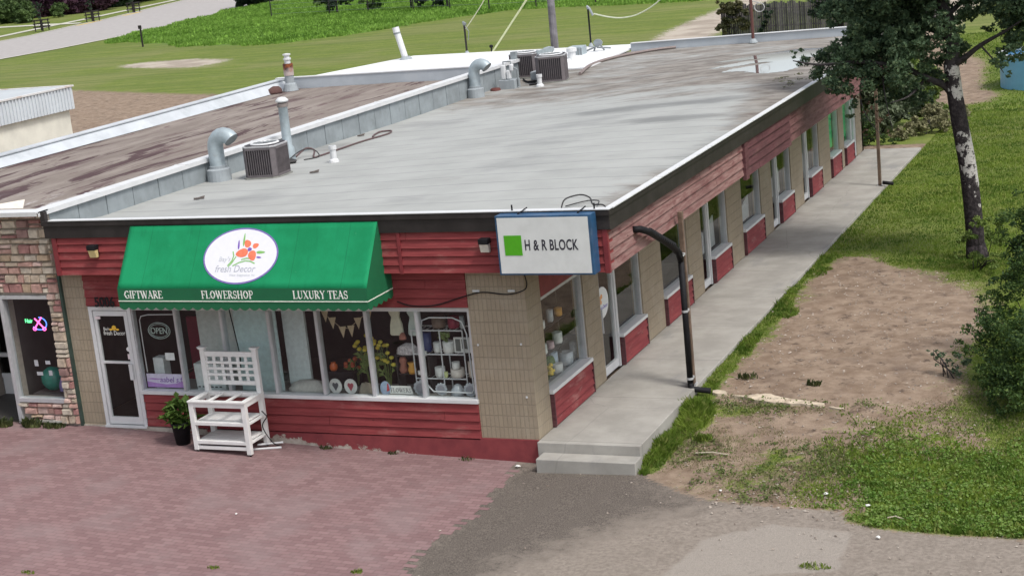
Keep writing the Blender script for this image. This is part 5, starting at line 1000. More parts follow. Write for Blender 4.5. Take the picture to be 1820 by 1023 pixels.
m = MB(); m.box(-10.55, -9.5, -.12, -.03, .01, .05); m.build('sill', plain('cast_sill', (.42, .40, .36)), SB)
m = MB(); m.box(-10.598, -10.57, .21, 2.6, .001, 2.74); m.box(-9.535, -9.505, .21, 2.6, .001, 2.74); m.box(-15, -9.6, 2.6, 2.7, -.1, 2.9); m.box(-9.5, -9.45, .2, 2.6, 0, 2.9); m.box(-15, -9.5, .2, 2.6, 2.75, 2.9); m.build('interior_wall', MDARK, SB)
m = MB(); m.box(-15, -9.5, .05, 2.6, -.06, .0); m.build('shop_floor', plain('tile', (.05, .047, .045)), SB)
m = MB(); m.box(-12.35, -12.3, 1.5, 1.6, 0, 2.4); m.box(-11.0, -10.9, 1.5, 1.6, 0, 2.4); m.box(-12.3, -11.0, 1.5, 1.56, .35, .43); m.box(-12.3, -11.0, 1.5, 1.56, .78, .86); m.box(-12.3, -11.0, 1.52, 1.55, .0, .36); d_ = m.build('door', MWHT, SB); m = MB(); m.box(-12.3, -11.0, 1.53, 1.54, .43, .78); m.box(-12.3, -11.0, 1.53, 1.54, .86, 2.4); m.build('pane', MGL, d_)
# its roof
xs = np.linspace(-18.1, -9.42, 40); ys = np.linspace(-.05, 23.4, 80); X, Y = np.meshgrid(xs, ys); X = X.ravel(); Y = Y.ravel(); i, j = np.meshgrid(np.arange(39), np.arange(79)); a = (j * 40 + i).ravel()
link_mesh('roof', np.stack([X, Y, 3.45 + .12 * sstep(4, 0, Y) + .02 * pn(X, Y, .8)], 1), np.stack([a, a + 1, a + 41, a + 40], 1), MOLD, SB, smooth=True)
m = MB(); m.prism([(-18.35, -.05, 3.2), (-18.1, -.05, 3.2), (-18.1, 23.6, 3.2), (-18.35, 23.6, 3.2)], (0, 0, .45)); m.prism([(-18.4, -.06, 3.655), (-18.05, -.06, 3.655), (-18.05, 23.6, 3.76), (-18.4, 23.6, 3.76)], (0, 0, .03)); m.prism([(-18.13, -.05, 3.3), (-17.85, -.05, 3.47), (-17.85, 23.4, 3.47), (-18.13, 23.4, 3.3), (-18.13, 23.4, 3.74), (-18.12, -.05, 3.65)], (0, 0, .001)); 
m.add([(-18.1, -.05, 3.65), (-17.80, -.05, 3.47), (-17.80, 23.4, 3.455), (-18.1, 23.4, 3.76)], [(0, 1, 2, 3)]); m.build('parapet', M('side_parapet', (.46, .49, .52), .75, .10, 1, .1, 0, None, (.33, .36, .38), .6, 1.2), SB)
m = MB(); m.box(-18.35, -9.5, 23.42, 23.6, 3.2, 3.80); m.build('parapet', MPARA, SB); m = MB(); m.box(-18.4, -9.45, 23.40, 23.65, 3.802, 3.83); m.build('parapet_cap', MWHT, SB)
m = MB(); m.box(-18.4, -9.18, -.36, -.06, 4.05, 4.078); m.box(-18.4, -9.2, -.372, -.361, 4.0, 4.078); m.build('parapet_cap', MWHT, SB)
# stack with rust
RF = thing('rusty_flue', (-17.8, 24.0 - .9, 3.45), 'white flue with a rusty collar by the back corner of the brown stained roof', 'flue'); xx_, yy_ = -17.55, 22.9
m = MB(); m.lathe2((xx_, yy_, 3.45), [(.26, 0), (.20, .22), (.15, .26), (.15, .55)], 16); m.build('base', MLEAD, RF)
t = NT('rusted'); q = t.sep(); c = t.mix(t.ramp(t.math('ADD', q[2], t.math('MULTIPLY', t.noise(9, 4), .3)), .72, .95), (.42, .35, .33), t.mix(t.ramp(t.noise(7, 4), .4, .6), (.22, .06, .015), (.035, .015, .02))); MRUST = t.fin(c, .8)
m = MB(); m.lathe2((xx_, yy_, 3.45), [(.165, .5), (.165, .88), (.15, .89)], 16); m.build('collar', MRUST, RF); m = MB(); m.lathe2((xx_, yy_, 3.45), [(.10, .86), (.10, 1.0), (.13, 1.01), (.13, 1.06), (.09, 1.07), (.09, 1.15), (.13, 1.16), (.13, 1.2), (.001, 1.22)], 14); m.build('cap', MWHT, RF)
heap('rusty_scrap', (-17.85, 22.4, 3.46), (.22, .35, .22), plain('rust2', (.09, .045, .04), .95), 'brown rusty heap left of the rusted flue', 'scrap')
LM = thing('loose_metal_sheet', (-13.4, 1.6, 3.6), 'bent white metal sheet lying on the stained roof at the far left', 'metal sheet'); m = MB(); m.prism([(-14.6, 1.2, 3.64), (-12.0, 1.25, 3.62), (-11.6, 2.1, 3.60), (-14.6, 2.1, 3.62)], (0, 0, .02)); m.prism([(-11.98, 1.25, 3.645), (-11.6, 2.1, 3.625), (-11.75, 2.4, 3.80), (-12.1, 1.6, 3.82)], (0, 0, .015)); m.build('sheet', plain('bent_sheet', (.62, .58, .52)), LM)
# white flat roofed block behind
WB = thing('white_roof_building', (-14, 26, 0), 'low building with a bright white flat roof behind the stone one', 'building')
m = MB(); m.prism([(-18.3, 23.7, -.1), (-7.62, 23.7, -.1), (-7.62, 29.2, -.1), (-15.9, 28.7, -.1)], (0, 0, 3.3)); m.build('wall', plain('white_wall', (.55, .55, .55)), WB)
m = MB(); m.prism([(-18.4, 23.66, 3.62), (-9.45, 23.66, 3.62), (-9.45, 22.6, 3.50), (-9.3, 22.6, 3.50), (-9.3, 23.9, 3.5), (-7.55, 23.9, 3.50), (-7.55, 29.3, 3.62), (-15.9, 28.8, 3.75)], (0, 0, .045)); m.build('roof', MWROOF, WB)
WP = thing('white_vent_pipe', (-16.13, 28.2, 3.7), 'leaning white vent pipe on the far left of the white roof', 'vent pipe'); m = MB(); m.tube([(-15.75, 27.9, 3.7), (-16.0, 27.9, 4.75)], .11, 12); m.tube([(-16.0, 27.9, 4.72), (-16.03, 27.9, 4.9)], .12, 12); m.build('pipe', MWHT, WP); m = MB(); m.tube([(-15.99, 27.9, 4.66), (-16.0, 27.9, 4.72)], .125, 12); m.build('band', MGV2, WP); m = MB(); m.lathe2((-15.75, 27.9, 3.68), [(.3, 0), (.22, .12), (.13, .2)], 14); m.build('flashing', MLEAD, WP)
# metal shed far left
SD = thing('metal_shed', (-38, 20, 0), 'shed with ribbed white fascia and cream wall left of the stone building', 'shed')
m = MB(); m.box(-44, -32.9, 8, 30.9, -.1, 2.35); m.build('wall', plain('cream_wall', (.62, .61, .54), .8, scale=1), SD)
m = MB(); m.box(-44.2, -32.75, 7.8, 31.1, 2.32, 3.22)
for k in range(116): yy = 7.9 + k * .2; m.box(-32.75, -32.70, yy, yy + .07, 2.33, 3.21)
m.build('fascia', M('ribbed_white', (.54, .58, .62), .5, .05, 1, .03), SD)
m = MB(); m.box(-44.1, -32.85, 7.9, 31.0, 3.225, 3.26); m.build('roof', M('shed_roof', (.45, .48, .50), .6, .08, .5, .05, 0, None, (.42, .36, .30), .5, .5), SD)
m = MB(); m.box(-32.86, -32.68, 7.75, 31.15, 3.225, 3.29); m.box(-44.2, -32.86, 30.95, 31.15, 3.225, 3.29); m.build('edge_trim', M('rusty_trim', (.60, .60, .60), .5, .05, 2, 0, 0, None, (.40, .22, .12), .8, .6), SD)
# hair salon window things
HS = thing('neon_sign', (-10.0, .1, 1.8), 'small lit neon sign of pink scissors and green lettering in the stone building window', 'neon sign')
def emis(name, c, e):
    t = NT(name); t.b.inputs['Emission Color'].default_value = (*c, 1); t.b.inputs['Emission Strength'].default_value = e; return t.fin(c, .5)
m = MB()
for a_, b_ in (((-10.02, 1.98), (-9.84, 1.80)), ((-9.86, 2.0), (-10.04, 1.80))): m.tube([(a_[0], .08, a_[1]), (b_[0], .08, b_[1])], .014, 6)
for cx in (-10.05, -9.83): m.tube([(cx + .035 * math.cos(a), .08, 1.78 + .03 * math.sin(a)) for a in np.linspace(0, 2 * PI, 12)], .01, 6)
m.build('scissors', emis('neon_pink', (1, .12, .45), 1.6), HS); m = MB(); m.tube([(-9.94 + .17 * math.cos(a), .09, 1.88 + .12 * math.sin(a)) for a in np.linspace(-2.6, 1.5, 20)], .01, 6); m.build('ring', emis('neon_blue', (.1, .25, 1), 1.2), HS)
text_mesh('lettering', 'Hair', emis('neon_green', (.15, 1, .35), 1.2), HS, (-10.16, .08, 1.93), UX, VZ, .11, .9, .01)
box_thing('purple_cabinet', plain('lavender', (.16, .15, .30)), 'tall lavender cabinet behind the stone building window', 'cabinet', (-9.98, -9.72, .5, 1.0, .0, 1.36))
m = MB(); m.ball((-10.18, .5, .68), (.24, .2, .24), 16, 10); tag(m.build('green_ball', plain('green_glass', (.01, .17, .13), .2), at=(-10.18, .5, .5), smooth=True), 'shiny dark green ball in the stone building window', 'ball')
heap('purple_bag', (-9.82, .4, .50), (.12, .12, .26), plain('violet_bag', (.17, .13, .30)), 'crumpled violet bag beside the green ball', 'bag')
box_thing('display_table', plain('table', (.08, .07, .07)), 'dark low table inside the stone building window', 'table', (-10.5, -9.6, .25, .75, .0, .45))
m = MB(); m.box(-10.12, -10.03, -.012, -.0105, 1.08, 1.20); m.box(-9.86, -9.75, -.012, -.0105, 1.12, 1.19); m.box(-10.1, -9.96, -.012, -.0105, .90, .97); m.box(-9.82, -9.74, -.012, -.0105, .90, 1.0); m.build('decal', plain('decal_lilac', (.50, .48, .52)), f)
# ------------------------------------------------------------------ the big poplar
TR = thing('poplar_tree', (5.33, 13.1, -.08), 'tall leaning poplar with dark and white peeling bark beside the sidewalk', 'tree')
t = NT('poplar_bark'); q = t.sep(); rel = t.math('ADD', t.math('ADD', q[0], 5.33), t.math('MULTIPLY', q[2], .088))
wv_ = t.noise(4.2, 6, .7, t.map((1.3, 1.3, 1.1)))
k = t.math('ADD', t.math('ADD', t.math('MULTIPLY', t.math('SUBTRACT', rel, 5.36), 2.0), t.math('MULTIPLY', t.math('SUBTRACT', wv_, .5), 4.2)), t.ramp(q[2], .7, 2.2, -1.2, .02))
k = t.math('ADD', k, t.ramp(t.math('ABSOLUTE', t.math('SUBTRACT', q[2], 3.25)), .25, .45, -.9, 0))
c = t.mix(t.ramp(k, .02, .16), t.mix(t.ramp(t.noise(14, 4), .4, .7), (.022, .018, .02), (.06, .05, .052)), t.mix(t.ramp(t.noise(5, 6, .7, t.map((1, 1, 5))), .56, .64), (.46, .44, .42), (.06, .05, .05)))
t.bump(t.noise(12, 6, .7, t.map((2, 2, .6))), .9, .04); MBARK = t.fin(c, .9, 0, .2)
MBR = M('branch_bark', (.032, .027, .028), .9, .4, 12, .5)
def limb(m, pts, r0, r1, n=10):
    P = [Vector(p) for p in pts]; out = []
    for k in range(len(P) - 1):
        p0, p1, p2, p3 = P[max(k - 1, 0)], P[k], P[k + 1], P[min(k + 2, len(P) - 1)]
        for s_ in range(4):
            u = s_ / 4; out.append(.5 * ((2 * p1) + (-p0 + p2) * u + (2 * p0 - 5 * p1 + 4 * p2 - p3) * u * u + (-p0 + 3 * p1 - 3 * p2 + p3) * u ** 3))
    out.append(P[-1]); N_ = len(out); m.tube(out, [r0 + (r1 - r0) * k / (N_ - 1) for k in range(N_)], n); return out
m = MB(); limb(m, [(5.36, 13.1, -.25), (5.33, 13.1, .0), (5.31, 13.1, .8), (5.22, 13.1, 2.0), (5.08, 13.1, 3.0), (5.01, 13.1, 3.55), (4.94, 13.1, 4.3)], .215, .165, 16)
m.tube([(5.38, 13.1, -.2), (5.33, 13.1, .25)], [.275, .215], 16)
tk = m.build('trunk', MBARK, TR, smooth=True)
mbr = MB()
for pts, r0, r1 in (([(5.0, 13.1, 3.55), (4.80, 13.1, 3.83), (4.5, 13.0, 3.98), (3.95, 12.8, 4.3), (3.1, 12.6, 4.5), (2.2, 12.5, 4.5), (1.6, 12.5, 4.62)], .11, .012), ([(4.94, 13.1, 4.2), (4.98, 13.2, 4.7), (4.86, 13.3, 5.3), (4.6, 13.3, 6.1), (4.3, 13.4, 7.5), (4.1, 13.4, 9.0)], .17, .03),
        ([(4.97, 13.1, 4.25), (5.25, 13.0, 4.42), (5.6, 12.9, 4.68), (6.1, 12.7, 4.95), (6.7, 12.6, 5.3)], .085, .015), ([(4.95, 13.2, 4.8), (4.5, 13.6, 5.0), (3.8, 13.9, 5.2), (2.9, 14.1, 5.5)], .08, .012), ([(4.85, 13.3, 5.3), (5.4, 13.6, 5.8), (6.0, 13.9, 6.3)], .07, .015),
        ([(4.4, 13.0, 4.02), (4.1, 12.6, 3.7), (3.7, 12.3, 3.6)], .04, .008), ([(3.95, 12.8, 4.3), (3.5, 13.3, 4.0), (3.0, 13.6, 3.6)], .03, .006), ([(5.6, 12.9, 4.68), (5.95, 12.7, 4.3), (6.1, 12.6, 4.1)], .025, .006), ([(4.6, 13.3, 6.1), (4.0, 13.0, 6.5), (3.3, 12.8, 6.6)], .06, .01)):
    limb(mbr, pts, r0, r1, 8)
mbr.build('branch', MBR, TR, smooth=True)
cl = [(1.41,4.69,15),(1.66,4.61,24),(2.1,4.45,36),(2.6,4.25,44),(3.11,4.5,50),(3.39,5.05,46),(3.7,3.80,34),(3.99,3.5,26),(4.09,4.39,48),(4.51,4.12,32),(4.94,4.45,34),(3.89,5.26,52),(4.6,4.97,38),(2.91,5.45,40),(5.25,5.41,34),(6.2,4.56,36),(6.4,4.98,44),(5.93,4.2,15),(6.13,4.0,13),(5.57,5.6,36),(3.8,6.12,80),(5.13,6.38,80),(6.35,5.82,66),(2.69,5.96,46),(3.5,4.15,36),(4.35,3.85,22),(2.35,4.15,24),(6.9,4.9,40),(6.75,5.5,50),(4.4,7.5,90),(5.3,8.2,90),(3.6,8.0,80),(4.5,9.2,80),(2.9,4.75,44),(2.35,4.85,26),(3.75,4.7,46),(3.35,3.95,30),(4.2,5.0,44),(3.1,5.2,36),(4.45,5.6,40),(2.4,5.6,34),(3.95,4.05,30),(4.7,3.95,18),(3.2,5.75,44),(4.4,6.2,60),(5.75,5.0,20),(5.05,4.95,26),(2.75,3.6,20),(2.95,3.35,18),(3.15,3.15,14),(3.95,3.62,32),(4.25,3.6,22),(3.4,3.6,22),(2.3,3.95,16)]
bl = []
for x_, z_, r_ in cl:
    r = r_ / 81.5; y_ = 13.1 + rng.uniform(-.6, .5); bl.append((x_, y_, z_, r))
    if r > .38: bl.append((x_ + rng.uniform(-.25, .25), 13.1 + rng.uniform(.3, 1.1), z_ + rng.uniform(-.1, .3), r * .85))
bl += [(4.9, 12.7, 4.75, .34), (4.75, 12.7, 5.3, .36), (5.05, 12.8, 5.05, .26), (4.7, 12.8, 5.8, .4), (4.45, 12.8, 4.6, .34)]
vs, fs = blob_leaves(bl, 56, .094, 19); link_mesh('crown', vs, fs, ML_POP, TR)
vs, fs = blob_leaves([(3.06, 12.4, 3.62, .28), (2.85, 12.5, 3.85, .25), (3.25, 12.4, 3.45, .22), (3.3, 12.5, 3.2, .16), (3.6, 12.4, 3.2, .2), (3.15, 12.4, 2.95, .14), (3.75, 12.4, 2.95, .15), (2.55, 12.6, 3.95, .2)], 40, .08, 9); link_mesh('dry_foliage', vs, fs, ML_DRY, TR)
m = MB(); limb(m, [(3.1, 12.8, 4.3), (3.05, 12.5, 3.8), (3.2, 12.4, 3.3), (3.5, 12.4, 2.9)], .02, .006, 5); limb(m, [(3.5, 12.8, 4.3), (3.6, 12.5, 3.7), (3.75, 12.4, 3.0)], .02, .006, 5); m.build('twig', MBR, TR)
# ------------------------------------------------------------------ shrubs at the right edge
def shrub(name, base, blobs, size, mat, label, cat='shrub', per=14, sub=9, stems=6, up=.35):
    t_ = thing(name, base, label, cat); m = MB()
    for k in range(stems):
        b = blobs[int(rng.integers(len(blobs)))]; p = Vector((base[0] + rng.normal(0, .12), base[1] + rng.normal(0, .12), base[2] - .05)); e = Vector(b[:3])
        mid = (p + e) / 2 + Vector((rng.normal(0, .1), rng.normal(0, .1), .1)); m.tube([p, mid, e], [.012 * max(1, size * 10), .009 * max(1, size * 10), .004], 6)
    m.build('stem', MBR, t_, smooth=True); vs, fs = blob_leaves(blobs, per * (6 if size < .08 else 7 if size < .2 else 1.6), size, int(sub * 1.3), up); link_mesh('foliage', vs, fs, mat, t_); return t_
bb = []
for x_, z_, r_, y_ in ((7.03, 2.22, 45, 5.5), (7.19, 1.62, 55, 5), (6.85, 1.05, 42, 5), (6.45, .72, 34, 4.0), (7.1, .72, 65, 3.9), (7.3, .45, 60, 3.0), (6.70, .95, 36, 4.6), (6.22, .45, 22, 4.2), (7.25, 2.61, 35, 5.8), (6.75, .28, 36, 3.3), (6.0, .35, 13, 4.8), (7.6, 1.6, 60, 4.6), (7.7, 2.4, 60, 5.6), (7.9, .8, 70, 3.8), (7.5, .2, 50, 2.4), (6.30, .62, 20, 4.6), (7.2, .1, 45, 2.6), (6.85, .35, 40, 3.0), (7.5, 1.0, 60, 3.0), (6.9, 1.4, 36, 5.2), (7.05, 1.9, 40, 5.4), (6.55, .5, 30, 3.8)):
    bb.append((x_, y_, z_, r_ / 105))
shrub('leafy_bush', (7.3, 3.9, -.15), bb, .062, ML_BUSH, 'large dark green bush at the right edge of the bare dirt', 'bush', 13, 17, 14)
shrub('young_shrub', (5.55, 12.1, -.08), [(5.32, 12.0, .68, .28), (5.62, 12, .98, .26), (5.84, 12, .6, .3), (5.06, 12, .25, .18), (5.47, 12, .25, .24), (6.03, 12, 1.1, .26), (5.9, 11.6, .25, .25)], .065, ML_LIGHT, 'light green young shrub at the foot of the poplar trunk', 'shrub', 26, 22, 8)
shrub('sapling', (6.0, 4.25, -.08), [(5.85, 4.3, .22, .2), (6.05, 4.2, .08, .2), (5.72, 4.35, .36, .14), (6.2, 4.2, .25, .2)], .06, leafmat('grey_leaf', (.06, .10, .06), (.11, .16, .09)), 'small grey green sapling sticking out left of the big bush', 'sapling', 22, 20, 5)
shrub('olive_shrub', (-.1, 32, -.08), [(-.3, 31.5, .4, .6), (.3, 31.8, .6, .6), (-.5, 32.5, 1.2, .7), (.5, 33.0, .9, .7), (.0, 33.5, 1.7, .7), (-.9, 33, 1.8, .6)], .14, leafmat('olive_leaf', (.08, .11, .06), (.15, .18, .11)), 'grey green shrub behind the end of the sidewalk', 'shrub', 9, 30, 6)
shrub('tall_weeds', (1.5, 31.5, -.08), [(1.2, 31.0, .2, .4), (1.9, 31.4, .25, .4), (1.5, 32.5, .4, .5), (2.4, 33, .3, .4), (.8, 30.2, .15, .35)], .12, leafmat('straw_leaf', (.16, .16, .08), (.24, .23, .13)), 'straw coloured weeds right of the olive shrub', 'weeds', 9, 30, 6)
shrub('green_thicket', (-.9, 36, -.08), [(-1.3, 36, .8, .9), (-.4, 37, .8, .9), (.3, 38, .7, .8), (-1.8, 36.5, 1.6, .8), (-.8, 38, 1.6, .9), (.6, 35.5, .3, .5), (1.3, 34.6, .2, .45)], .16, ML_LIGHT, 'bright green thicket behind the back corner of the shop', 'thicket', 9, 30, 6)
shrub('back_bush', (-.3, 29.2, -.08), [(-.3, 29.3, .3, .5), (.25, 29.2, .2, .35), (-.5, 29.6, .9, .45), (.7, 29.4, .12, .3)], .11, ML_BUSH, 'dark green bush at the back corner wall by the end of the sidewalk', 'bush', 9, 9, 4)
# small weed clumps along walls
def tuft(name, x, y, h, w, n, mat, label, cat='weed'):
    z = zg(x, y); vs = []; fs = []
    for k in range(n):
        a = rng.uniform(0, 2 * PI); r = w * math.sqrt(rng.uniform()); bx, by = x + r * math.cos(a), y + r * .45 * math.sin(a); l = h * rng.uniform(.5, 1.1); b = rng.uniform(0, 2 * PI); dx, dy = .45 * l * math.cos(b), .45 * l * math.sin(b); s_ = l * .10 + .004
        n0 = len(vs); vs += [(bx - s_ * math.sin(b), by + s_ * math.cos(b), z), (bx + s_ * math.sin(b), by - s_ * math.cos(b), z), (bx + dx * .5 + s_ * .7 * math.sin(b), by + dy * .5 - s_ * .7 * math.cos(b), z + l * .7), (bx + dx, by + dy, z + l * .85), (bx + dx * .5 - s_ * .7 * math.sin(b), by + dy * .5 + s_ * .7 * math.cos(b), z + l * .7)]; fs.append((n0, n0 + 1, n0 + 2, n0 + 3, n0 + 4))
    return tag(link_mesh(name, vs, fs, mat, at=(x, y, z)), label, cat)
MWEED = leafmat('weed_leaf', (.035, .05, .018), (.08, .09, .03)); MWEED2 = leafmat('weed_bright', (.09, .14, .02), (.17, .22, .04))
for x_, y_, h_, w_, n_, mt, lab in ((-10.9, -.25, .20, .22, 90, MWEED, 'dark weed clump at the entrance step of the stone building'), (-10.25, -.22, .20, .20, 90, MWEED, 'dark weed clump under the stone building window'), (-9.75, -.2, .12, .25, 80, MWEED, 'low weeds between the window clump and the green corner strip'), (-4.0, -.12, .07, .12, 40, MWEED, 'tiny weeds at the peeling base of the shop front'), (-2.7, -.12, .07, .1, 30, MWEED, 'tiny weed tuft under the flower window'), (-1.3, -.14, .07, .14, 30, MWEED, 'tiny weeds near the block corner pillar'),
        (-5.7, -6.0, .05, .12, 40, MWEED2, 'small weed growing between paving bricks, leftmost'), (-3.1, -5.1, .05, .1, 40, MWEED2, 'small weed growing in the middle of the brick paving'), (-.95, -4.75, .06, .10, 40, MWEED2, 'small weed at the right part of the brick paving'), (2.45, 1.05, .16, .16, 90, MWEED2, 'bright yellow green weed beside the front steps'), (5.35, -3.65, .06, .22, 70, MWEED2, 'weed tuft at the broken corner of the concrete slab'), (3.75, 3.6, .12, .15, 50, MWEED, 'lone weed on the bare dirt above the weathered plank'), (2.5, 3.9, .12, .18, 50, MWEED, 'dark weed on the bare dirt near the downpipe')):
    tuft('weed_clump', x_, y_, h_, w_, n_, mt, lab)
# weathered plank and litter
PL = thing('weathered_plank', (3.2, 2.85, -.16), 'split weathered plank half buried between bare dirt and patchy grass', 'plank')
MPL = M('bleached_wood', (.50, .42, .32), .9, .2, 7, .4, 0, None, (.25, .18, .13), .6, 5)
def rough_slab(pts, z, th):
    p = smoothpoly(pts, 3, .018); n = len(p); zc = [float(gz(np.float64(a[0]), np.float64(a[1]))) + z for a in p]
    m = MB(); m.add([(a[0], a[1], c_ - .03) for a, c_ in zip(p, zc)] + [(a[0], a[1], c_ + th) for a, c_ in zip(p, zc)], [tuple(range(n, 2 * n))] + [(i, (i + 1) % n, n + (i + 1) % n, n + i) for i in range(n)]); return m
rough_slab([(2.45, 2.98), (2.8, 3.02), (3.0, 3.08), (3.3, 2.98), (3.6, 2.85), (4.1, 2.72), (4.05, 2.62), (3.7, 2.66), (3.2, 2.72), (2.8, 2.86)], .005, .035).build('board', MPL, PL)
rough_slab([(2.05, 3.18), (2.3, 3.14), (2.35, 3.06), (2.1, 3.04)], .0, .04).build('splinter', MPL, PL); rough_slab([(4.3, 2.62), (4.5, 2.52), (4.45, 2.48), (4.28, 2.58)], .0, .03).build('splinter', MPL, PL)
def scrap(name, x, y, s, mat, label, cat='litter'):
    z = zg(x, y) + .012; m = MB(); p = [(x + s * rng.uniform(.5, 1) * math.cos(a), y + s * rng.uniform(.5, 1) * math.sin(a), z + rng.uniform(0, .4) * s) for a in np.linspace(0, 2 * PI, 7)[:-1]]
    m.prism(p, (0, 0, .01)); m.ball((x, y, z + s * .3), (s * .5, s * .4, s * .3), 7, 4); tag(m.build(name, mat, at=(x, y, z)), label, cat)
MLIT = plain('litter_white', (.70, .70, .68)); MSTK = plain('stick', (.42, .37, .28))
for x_, y_, s_, mt, lab in ((1.98, .12, .05, plain('litter_pink', (.60, .12, .15)), 'pink scrap of litter by the front steps'), (-.31, -.30, .06, MLIT, 'white crumpled litter at the corner of the red foundation'), (6.68, -1.62, .07, MLIT, 'white paper scrap in the lush grass, largest of them'), (7.52, .24, .05, MLIT, 'white scrap in the grass at the right edge'), (4.95, -1.05, .045, MLIT, 'small white scrap where the grass meets the dirt'), (5.65, -1.45, .05, MLIT, 'white scrap near the corner of the lush grass'), (6.0, -2.6, .04, MLIT, 'white scrap on the gravel by the slab edge'), (3.35, -1.05, .03, MLIT, 'tiny white scrap among the dry patchy weeds'), (-3.9, -3.2, .03, MLIT, 'tiny white speck on the brick paving')):
    scrap('litter', x_, y_, s_, mt, lab)
for x_, y_, dx, lab in ((6.0, -1.9, .22, 'pale stick at the edge of the grass by the gravel'), (2.5, .5, .55, 'long pale stick lying in the patchy grass near the steps')):
    m = MB(); z = zg(x_, y_) + .03; m.tube([(x_, y_, z), (x_ + dx * .5, y_ + .02, z + .02), (x_ + dx, y_ - .02, z)], .012, 6); tag(m.build('stick', MSTK, at=(x_, y_, z)), lab, 'stick')
vs = []; fs = []      # pebbles, twigs and leaf scraps on the bare ground: uncountable
for k in range(3800):
    if k % 3: x_, y_ = rng.uniform(1.8, 8), rng.uniform(-3.2, 12)
    else: x_, y_ = rng.uniform(-.5, 9), rng.uniform(-6, -.5)
    s_ = rng.uniform(.006, .02); z = float(gz(x_, y_)) + .01; a = rng.uniform(0, PI); n = len(vs); el = rng.uniform(1, 2.2)
    if y_ < -1.2 - .15 * x_ and k % 4: continue
    if y_ < -.2 and x_ < 3.2 and k % 5: continue
    if x_ > 1.9 and float(cover(np.array([x_]), np.array([y_]))[0]) > .1: continue
    ca, sa = math.cos(a) * s_ * el, math.sin(a) * s_ * el; vs += [(x_ - ca, y_ - sa, z), (x_ + sa / el, y_ - ca / el, z), (x_ + ca, y_ + sa, z), (x_ - sa / el, y_ + ca / el, z), (x_, y_, z + s_ * .9)]
    fs += [(n, n + 1, n + 4), (n + 1, n + 2, n + 4), (n + 2, n + 3, n + 4), (n + 3, n, n + 4)]
t = NT('pebbles'); MPEB = t.fin(t.mix(t.ramp(t.noise(9, 2), .35, .65), (.17, .135, .11), (.42, .37, .32)), .9)
tag(link_mesh('pebbles', vs, fs, MPEB), 'scattered pebbles, twigs and dead leaves over the dirt and gravel', 'pebbles', kind='stuff')
# ------------------------------------------------------------------ grass blades
def blades(n, x0, x1, y0, y1, h, wid, name, mat, dens=None, lean=.5, label='', rnd=.15):
    x = rng.uniform(x0, x1, n); y = rng.uniform(y0, y1, n); cv = cover(x, y) + .35 * pn(x, y, 2.5) * .6
    if dens is not None: cv = dens(x, y, cv)
    k = cv + rng.uniform(-rnd, rnd, n) > .08; x, y, cv = x[k], y[k], cv[k]; n = len(x)
    hh = h * rng.uniform(.45, 1.25, n) * (.55 + .6 * np.clip(cv, 0, 1)) * (1 + .35 * pn(x, y, .9)); hh = np.maximum(hh, h * .2)
    z = gz(x, y) - .01 + np.where((x > 1.9) & (y > -2) & (y < 60), .025 * pn(x, y, 1.3), 0); z = np.where((x > 1.7) & (x < 2.0) & (y > 0), np.minimum(z, -.06), z)
    z = z + .12 * sstep(0, 4, sd_poly(x, y, TALL)) * (1 + pn(x, y, .3))
    a = rng.uniform(0, 2 * PI, n); b = rng.uniform(0, 2 * PI, n); w = wid * rng.uniform(.6, 1.4, n); ln = hh * lean * rng.uniform(.2, 1.2, n)
    P = np.zeros((n, 4, 3)); ca, sa = np.cos(a), np.sin(a); mx, my = x + .4 * ln * np.cos(b), y + .4 * ln * np.sin(b)
    P[:, 0] = np.stack([x - w * ca, y - w * sa, z], 1); P[:, 1] = np.stack([x + w * ca, y + w * sa, z], 1)
    P[:, 2] = np.stack([mx + w * .8 * ca, my + w * .8 * sa, z + hh * .6], 1); P[:, 3] = np.stack([x + ln * np.cos(b), y + ln * np.sin(b), z + hh], 1)
    return tag(link_mesh(name, P.reshape(-1, 3), np.arange(n * 4).reshape(n, 4), mat), label, 'grass', kind='stuff')
MG1 = leafmat('grass_blade', (.075, .145, .018), (.195, .28, .04), (.29, .32, .09), .4, .9); MG2 = leafmat('dry_grass_blade', (.15, .15, .065), (.24, .22, .12), None, .3, 1.5); MG3 = leafmat('tall_grass_blade', (.11, .22, .028), (.19, .33, .055), None, .4, .16)
blades(150000, 1.75, 9, -2.6, 13, .055, .008, 'grass', MG1, label='green grass growing beside the sidewalk and in patches on the dirt')
blades(130000, 1.8, 11, 11, 36, .062, .012, 'grass', MG1, label='mown lawn right of the sidewalk around the poplar')
blades(60000, -3, 13, 35.5, 64, .08, .022, 'grass', MG1, label='rough grass beyond the sidewalk end around the blue tank')
def edge_d(x, y, cv): return np.where((x < 2.12 + .22 * pn(x, y, 1.4)) & (y > -.1) & (y < 13.5), .2 + 1.1 * pn(x, y, 1.9), -1)
blades(24000, 1.80, 2.6, -.1, 13.5, .10, .010, 'grass', MG1, edge_d, .7, 'taller ragged grass overgrowing the sidewalk edge')
def clump_d(x, y, cv): return 1.2 - 1.6 * np.hypot((x - 2.05) / .42, (y - 2.0) / 1.0)
blades(11000, 1.8, 2.6, .6, 3.4, .14, .009, 'grass', MG1, clump_d, .7, 'thick grass clump at the foot of the downpipe')
def skirt_d(x, y, cv): return np.where((x > 1.79) & (y > -.45), .35 + .8 * pn(x, y, 2.4) - 1.6 * np.abs(x - 1.86), -1)
blades(9000, 1.79, 2.1, -.45, 3.0, .20, .009, 'grass', MG1, skirt_d, .7, 'tall weeds leaning against the near edge of the sidewalk slab')
